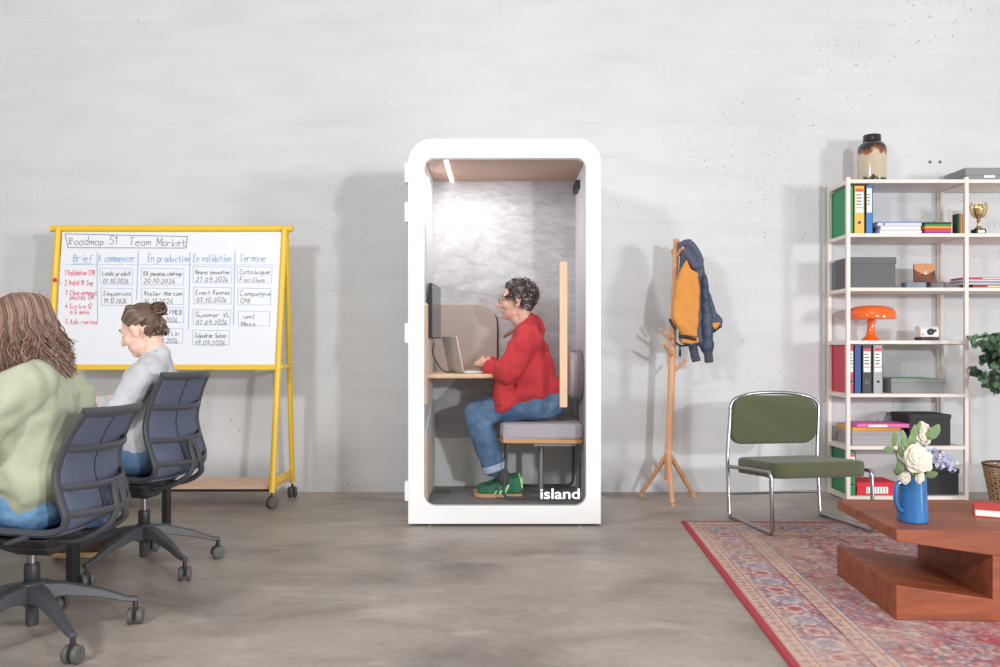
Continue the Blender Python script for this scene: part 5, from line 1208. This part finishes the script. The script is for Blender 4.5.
# jar
jarc = V(X(872, 5.75), 5.75, ZS[0]+0.0005); jr_ = item('glass_jar', 'tall brown and beige glazed glass jar with black stopper atop the shelves', 'jar', jarc)
mj = bpy.data.materials.new('jar_glaze'); mj.use_nodes = True
def _jar():
    N = mj.node_tree.nodes; L = mj.node_tree.links; b = N['Principled BSDF']; b.inputs['Roughness'].default_value = .12; b.inputs['Coat Weight'].default_value = .6
    tc = N.new('ShaderNodeTexCoord'); sp = N.new('ShaderNodeSeparateXYZ'); L.new(tc.outputs['Object'], sp.inputs[0])
    mp = N.new('ShaderNodeMapping'); mp.inputs['Scale'].default_value = (1, 1, .45); L.new(tc.outputs['Object'], mp.inputs[0])
    n = N.new('ShaderNodeTexNoise'); n.inputs['Scale'].default_value = 24; L.new(mp.outputs[0], n.inputs['Vector'])
    m1 = N.new('ShaderNodeMath'); m1.operation = 'MULTIPLY_ADD'; L.new(n.outputs['Fac'], m1.inputs[0]); m1.inputs[1].default_value = .12; L.new(sp.outputs['Z'], m1.inputs[2])
    r = N.new('ShaderNodeValToRGB'); L.new(m1.outputs[0], r.inputs[0]); e = r.color_ramp.elements
    e[0].position = .0; e[0].color = lin((60, 52, 44)); e[1].position = .085; e[1].color = lin((66, 58, 48))
    for p, c_ in ((.095, (196, 180, 156)), (.25, (206, 190, 168)), (.262, (150, 84, 54)), (.285, (120, 66, 44)), (.30, (46, 40, 36)), (.36, (40, 36, 34))): k = e.new(p); k.color = lin(c_)
    L.new(r.outputs[0], b.inputs['Base Color'])
_jar()
q = MB(); q.lathe([(.080, 0), (.092, .004), (.094, .02), (.094, .215), (.090, .248), (.074, .270), (.058, .280), (.055, .284)], jarc, 36); q.build('jar_body', mj, jr_)
q = MB(); q.lathe([(.052, .280), (.058, .286), (.058, .322), (.054, .328), (.05, .328)], jarc, 32); q.build('stopper', mat('gloss_black', (44, 42, 42), .15), jr_)
# brown card on tins
z = ZS[2]
for k, (p0, p1, cl, lb) in enumerate(((903, 927, (112, 124, 138), 'flat blue-grey tin under the brown pouch'), (927.5, 945.5, (92, 86, 94), 'flat dark plum tin beside the blue-grey one'))):
    c = V((X(p0, 5.65)+X(p1, 5.65))/2+.012, 5.69, z+.0005); w_ = (X(p1, 5.65)-X(p0, 5.65))/2-.006
    q = MB(); q.prism(rrect(c.x-w_, c.x+w_, 5.65, 5.73, .02, 4), z+.0005, z+.040, axis='z'); tag(q.build('tin', mat('tin_%d' % k, cl, .4), None, bevel=.003, loc=c), lb, 'tin', 'flat tins under the pouch')
cp = V(X(925, 5.70), 5.70, z+.041); po = item('pouch', 'small brown leather pouch standing on the flat tins', 'pouch', cp)
q = MB(); q.M = Matrix.Translation(cp) @ Matrix.Rotation(math.radians(-10), 4, 'X'); q.prism([(-.075, 0), (.075, 0), (.067, .125), (-.067, .125)], -.008, .008); q.build('pouch_body', mat('brown_leather', (136, 78, 50), .5, col2=(84, 48, 34), vscale=26), po, bevel=.003)
q = MB(); q.M = Matrix.Translation(cp) @ Matrix.Rotation(math.radians(-10), 4, 'X'); q.prism([(-.068, .128), (-.07, .085), (-.02, .055), (.02, .055), (.07, .085), (.068, .128)], -.012, -.0085); fl = q.build('flap', mat('tan_leather', (206, 146, 102), .5), po)
q = MB(); q.M = Matrix.Translation(cp) @ Matrix.Rotation(math.radians(-10), 4, 'X'); q.lathe([(.013, 0), (.013, -.004), (.006, -.005)], (0, -.012, .062), 16, axis='y'); q.build('toggle', mat('bone_toggle', (226, 196, 160), .5), fl)
# magazines
for k, (p0, p1, h, cl, lb) in enumerate(((966, 1012, .020, (168, 48, 58), 'dark red book at the bottom of the magazine stack'), (954, 1010, .012, (206, 206, 212), 'grey magazine low in the stack'), (956, 1008, .010, (150, 166, 196), 'blue-grey magazine in the middle of the stack'), (955, 1012, .010, (226, 222, 222), 'white magazine below the red one in the stack'), (957, 1012, .014, (208, 56, 70), 'red magazine on top of the stack'))):
    zz_ = z + .0008 + sum((.021, .013, .011, .011)[:k])
    o = sheet_thing('magazine' if k else 'book', lb, 'magazine' if k else 'book', max(X(p0, 5.66)+.03, 3.0 if k else 3.10), X(p1, 5.66), 5.63, 5.80, zz_, h, cl, 'magazine stack at the right of the shelf', rotz=(0, 2, -2, 1, -1)[k])
    if k in (0, 4): q = MB(); q.box((X(983 if k else 988, 5.62), 5.6262, zz_+h*.25), (X(1006, 5.62), 5.6275, zz_+h*.7)); q.build('spine_title', mat('spine_title%d' % k, (248, 226, 150) if k == 0 else (245, 225, 225), .6), o, smooth=False)
# orange lamp
m_ol = mat('orange_gloss', (250, 108, 32), .15, coat=.5)
lc = V(X(871.0, 5.72), 5.72, ZS[3]+.0005); ol = item('table_lamp', 'glossy orange mushroom-shaped table lamp', 'lamp', lc)
q = MB(); q.lathe([(.06, 0), (.064, .004), (.055, .012), (.034, .030), (.027, .06), (.025, .10), (.027, .15), (.03, .16)], lc, 32); q.build('lamp_base', m_ol, ol)
q = MB(); q.lathe([(.022, .150), (.10, .146), (.150, .141), (.157, .146), (.159, .165), (.152, .192), (.136, .213), (.11, .226), (.06, .234), (.01, .236)], lc, 40); q.build('lamp_shade', m_ol, ol)
# instant camera
cc_ = V(X(927, 5.66), 5.70, ZS[3]+.0005); ic = item('instant_camera', 'white and black instant camera on the shelf beside the lamp', 'camera', cc_)
q = MB(); q.prism([(5.64, ZS[3]+.022), (5.64, ZS[3]+.075), (5.665, ZS[3]+.095), (5.72, ZS[3]+.095), (5.73, ZS[3]+.022)], cc_.x-.052, cc_.x+.070, axis='x'); q.build('camera_body', m_white2, ic, bevel=.005)
q = MB(); q.prism([(5.635, ZS[3]+.001), (5.635, ZS[3]+.022), (5.73, ZS[3]+.022), (5.73, ZS[3]+.001)], cc_.x-.052, cc_.x+.070, axis='x'); q.build('film_door', m_blackp, ic, bevel=.004)
q = MB(); q.lathe([(.021, 0), (.021, -.016), (.016, -.018), (.012, -.012), (.002, -.012)], (cc_.x+.012, 5.645, ZS[3]+.058), 20, axis='y'); q.lathe([(.010, 0), (.010, -.008)], (cc_.x+.044, 5.645, ZS[3]+.066), 14, axis='y'); q.build('lens', m_black, ic)
q = MB(); q.lathe([(.010, 0), (.010, -.004)], (cc_.x-.038, 5.645, ZS[3]+.062), 14, axis='y'); q.build('flash', m_grey_pl, ic)
q = MB(); q.lathe([(.006, 0), (.006, -.005)], (cc_.x-.038, 5.642, ZS[3]+.040), 12, axis='y'); q.build('shutter_button', mat('signal_red', (216, 44, 40), .4), ic)
# ---------------------------------------------------------------- tree in a wicker basket
bc_ = V(3.275, 5.42, 0); wk = thing('basket', 'woven brown wicker basket on the floor right of the shelves', 'basket', bc_)
q = MB()
m_wick = mat('wicker', (170, 138, 108), .8, var=.15, vscale=50)
for k in range(15):
    t = k/14; r = .125+.045*t; q.tube([bc_+V(r*math.cos(a)+(0), r*math.sin(a), .012+.235*t) + V(0, 0, .003*math.sin(a*14+k*3.14)) for a in [2*math.pi*i/56 for i in range(56)]], .0062, 6, closed=True)
q.lathe([(.01, .004), (.125, .004), (.125, .014), (.01, .012)], bc_, 28); q.build('weave', m_wick, wk)
q = MB(); 
for k in range(28): a = 2*math.pi*k/28; q.tube([bc_+V(.127*math.cos(a), .127*math.sin(a), .008), bc_+V(.172*math.cos(a), .172*math.sin(a), .262)], .0045, 6)
q.build('stakes', m_wick, wk)
q = MB(); q.tube([bc_+V(.174*math.cos(a), .174*math.sin(a), .265) for a in [2*math.pi*i/48 for i in range(48)]], .0085, 8, closed=True); q.build('rim', mat('dark_wicker', (104, 78, 60), .8), wk)
tr_ = thing('artificial_tree', 'leafy green eucalyptus plant reaching in from the right edge', 'plant', bc_+V(0, 0, .02))
R = random.Random(17); q = MB(); st_ = MB(); cen = V(3.29, 5.38, .94)
for i in range(46):
    a = R.uniform(0, 6.28); el_ = R.uniform(-.9, 1.0); L_ = R.uniform(.12, .32); d = V(math.cos(a)*math.cos(el_), math.sin(a)*math.cos(el_)*.8, math.sin(el_)*.9)
    s0 = V(bc_.x+R.uniform(-.015, .015), bc_.y+R.uniform(-.015, .015), R.uniform(.66, .86)); tip = cen + d*L_ + V(0, 0, -.02); pts = smooth_path([s0, s0.lerp(tip, .5)+V(0, 0, .04), tip], 8); st_.tube(pts, [.0035-.002*j/(len(pts)-1) for j in range(len(pts))], 5)
    for j in range(4, len(pts)):
        for s in (-1, 1):
            t = (pts[j]-pts[j-1]).normalized(); sd = t.cross(V(R.gauss(0, 1), R.gauss(0, 1), R.gauss(0, 1))).normalized(); ln = R.uniform(.038, .056)
            leaf(q, pts[j], pts[j]+(sd*s*.9+t*.5).normalized()*ln, ln*.46, V(R.gauss(0, .6), -1+R.gauss(0, .5), R.gauss(.3, .5)))
q.build('foliage', mat('eucalyptus_leaf', (112, 146, 118), .5, col2=(70, 102, 76), vscale=9), tr_, ang=80)
st_.chain([bc_+V(0, 0, .02), bc_+V(0.01, 0, .35), bc_+V(0, 0, .72), bc_+V(-.005, -.02, .86)], [.016, .014, .011, .006], 10); st_.build('branches', mat('brown_branch', (98, 82, 62), .8), tr_)
q = MB(); q.lathe([(.05, .0), (.105, .0), (.115, .15), (.108, .15), (.02, .135)], bc_+V(0, 0, .016), 28); q.build('inner_pot', m_blackp, tr_)
LR, LC, LL, WS, LFr = 520, 190, 115, 0.52, 60
# ---------------------------------------------------------------- camera, lights, world
cam = bpy.data.cameras.new('camera'); co = bpy.data.objects.new('camera', cam); C.objects.link(co)
co.location = (0, 0, CAMZ); co.rotation_euler = (math.radians(90), 0, 0)
cam.sensor_width = 36; cam.lens = 36*F/1000; cam.shift_y = (HY-333.5)/1000; cam.clip_start = 0.05
bpy.context.scene.camera = co
def area(name, loc, target, size, power, col=(1, 1, 1), sy=None):
    l = bpy.data.lights.new(name, 'AREA'); l.energy = power; l.size = size; l.color = col
    if sy: l.shape = 'RECTANGLE'; l.size_y = sy
    o = bpy.data.objects.new(name, l); C.objects.link(o); o.location = loc
    o.rotation_euler = (Vector(target)-Vector(loc)).to_track_quat('-Z', 'Y').to_euler(); return o
area('light_right', (10.0, -4.2, 1.75), (-1.2, 5.9, 1.2), 1.5, LR, (0.965, 0.985, 1))
area('light_centre', (3.2, -2.0, 1.95), (1.0, 5.9, 1.0), 0.28, LC, (0.965, 0.985, 1))
area('light_left', (-2.7, -0.6, 3.2), (-0.6, 5.9, 1.2), 0.55, LL, (0.97, 0.985, 1))
area('added_fill_front', (0.3, -0.4, 5.6), (0, 3.2, 0.0), 2.6, LFr, (1, 0.99, 0.98))  # added fill with no known lamp behind it, brightens booth and floor
area('light_booth', (-0.25, 5.18, 2.07), (0.0, 5.2, 0.5), 0.12, 7.5, (1, 0.97, 0.94), sy=0.5)
w = bpy.data.worlds.new('world'); bpy.context.scene.world = w; w.use_nodes = True
w.node_tree.nodes['Background'].inputs[0].default_value = (1.0, 0.955, 0.91, 1); w.node_tree.nodes['Background'].inputs[1].default_value = WS
sc_ = bpy.context.scene
sc_.view_settings.view_transform = 'Standard'; sc_.view_settings.look = 'None'; sc_.view_settings.exposure = 0.0
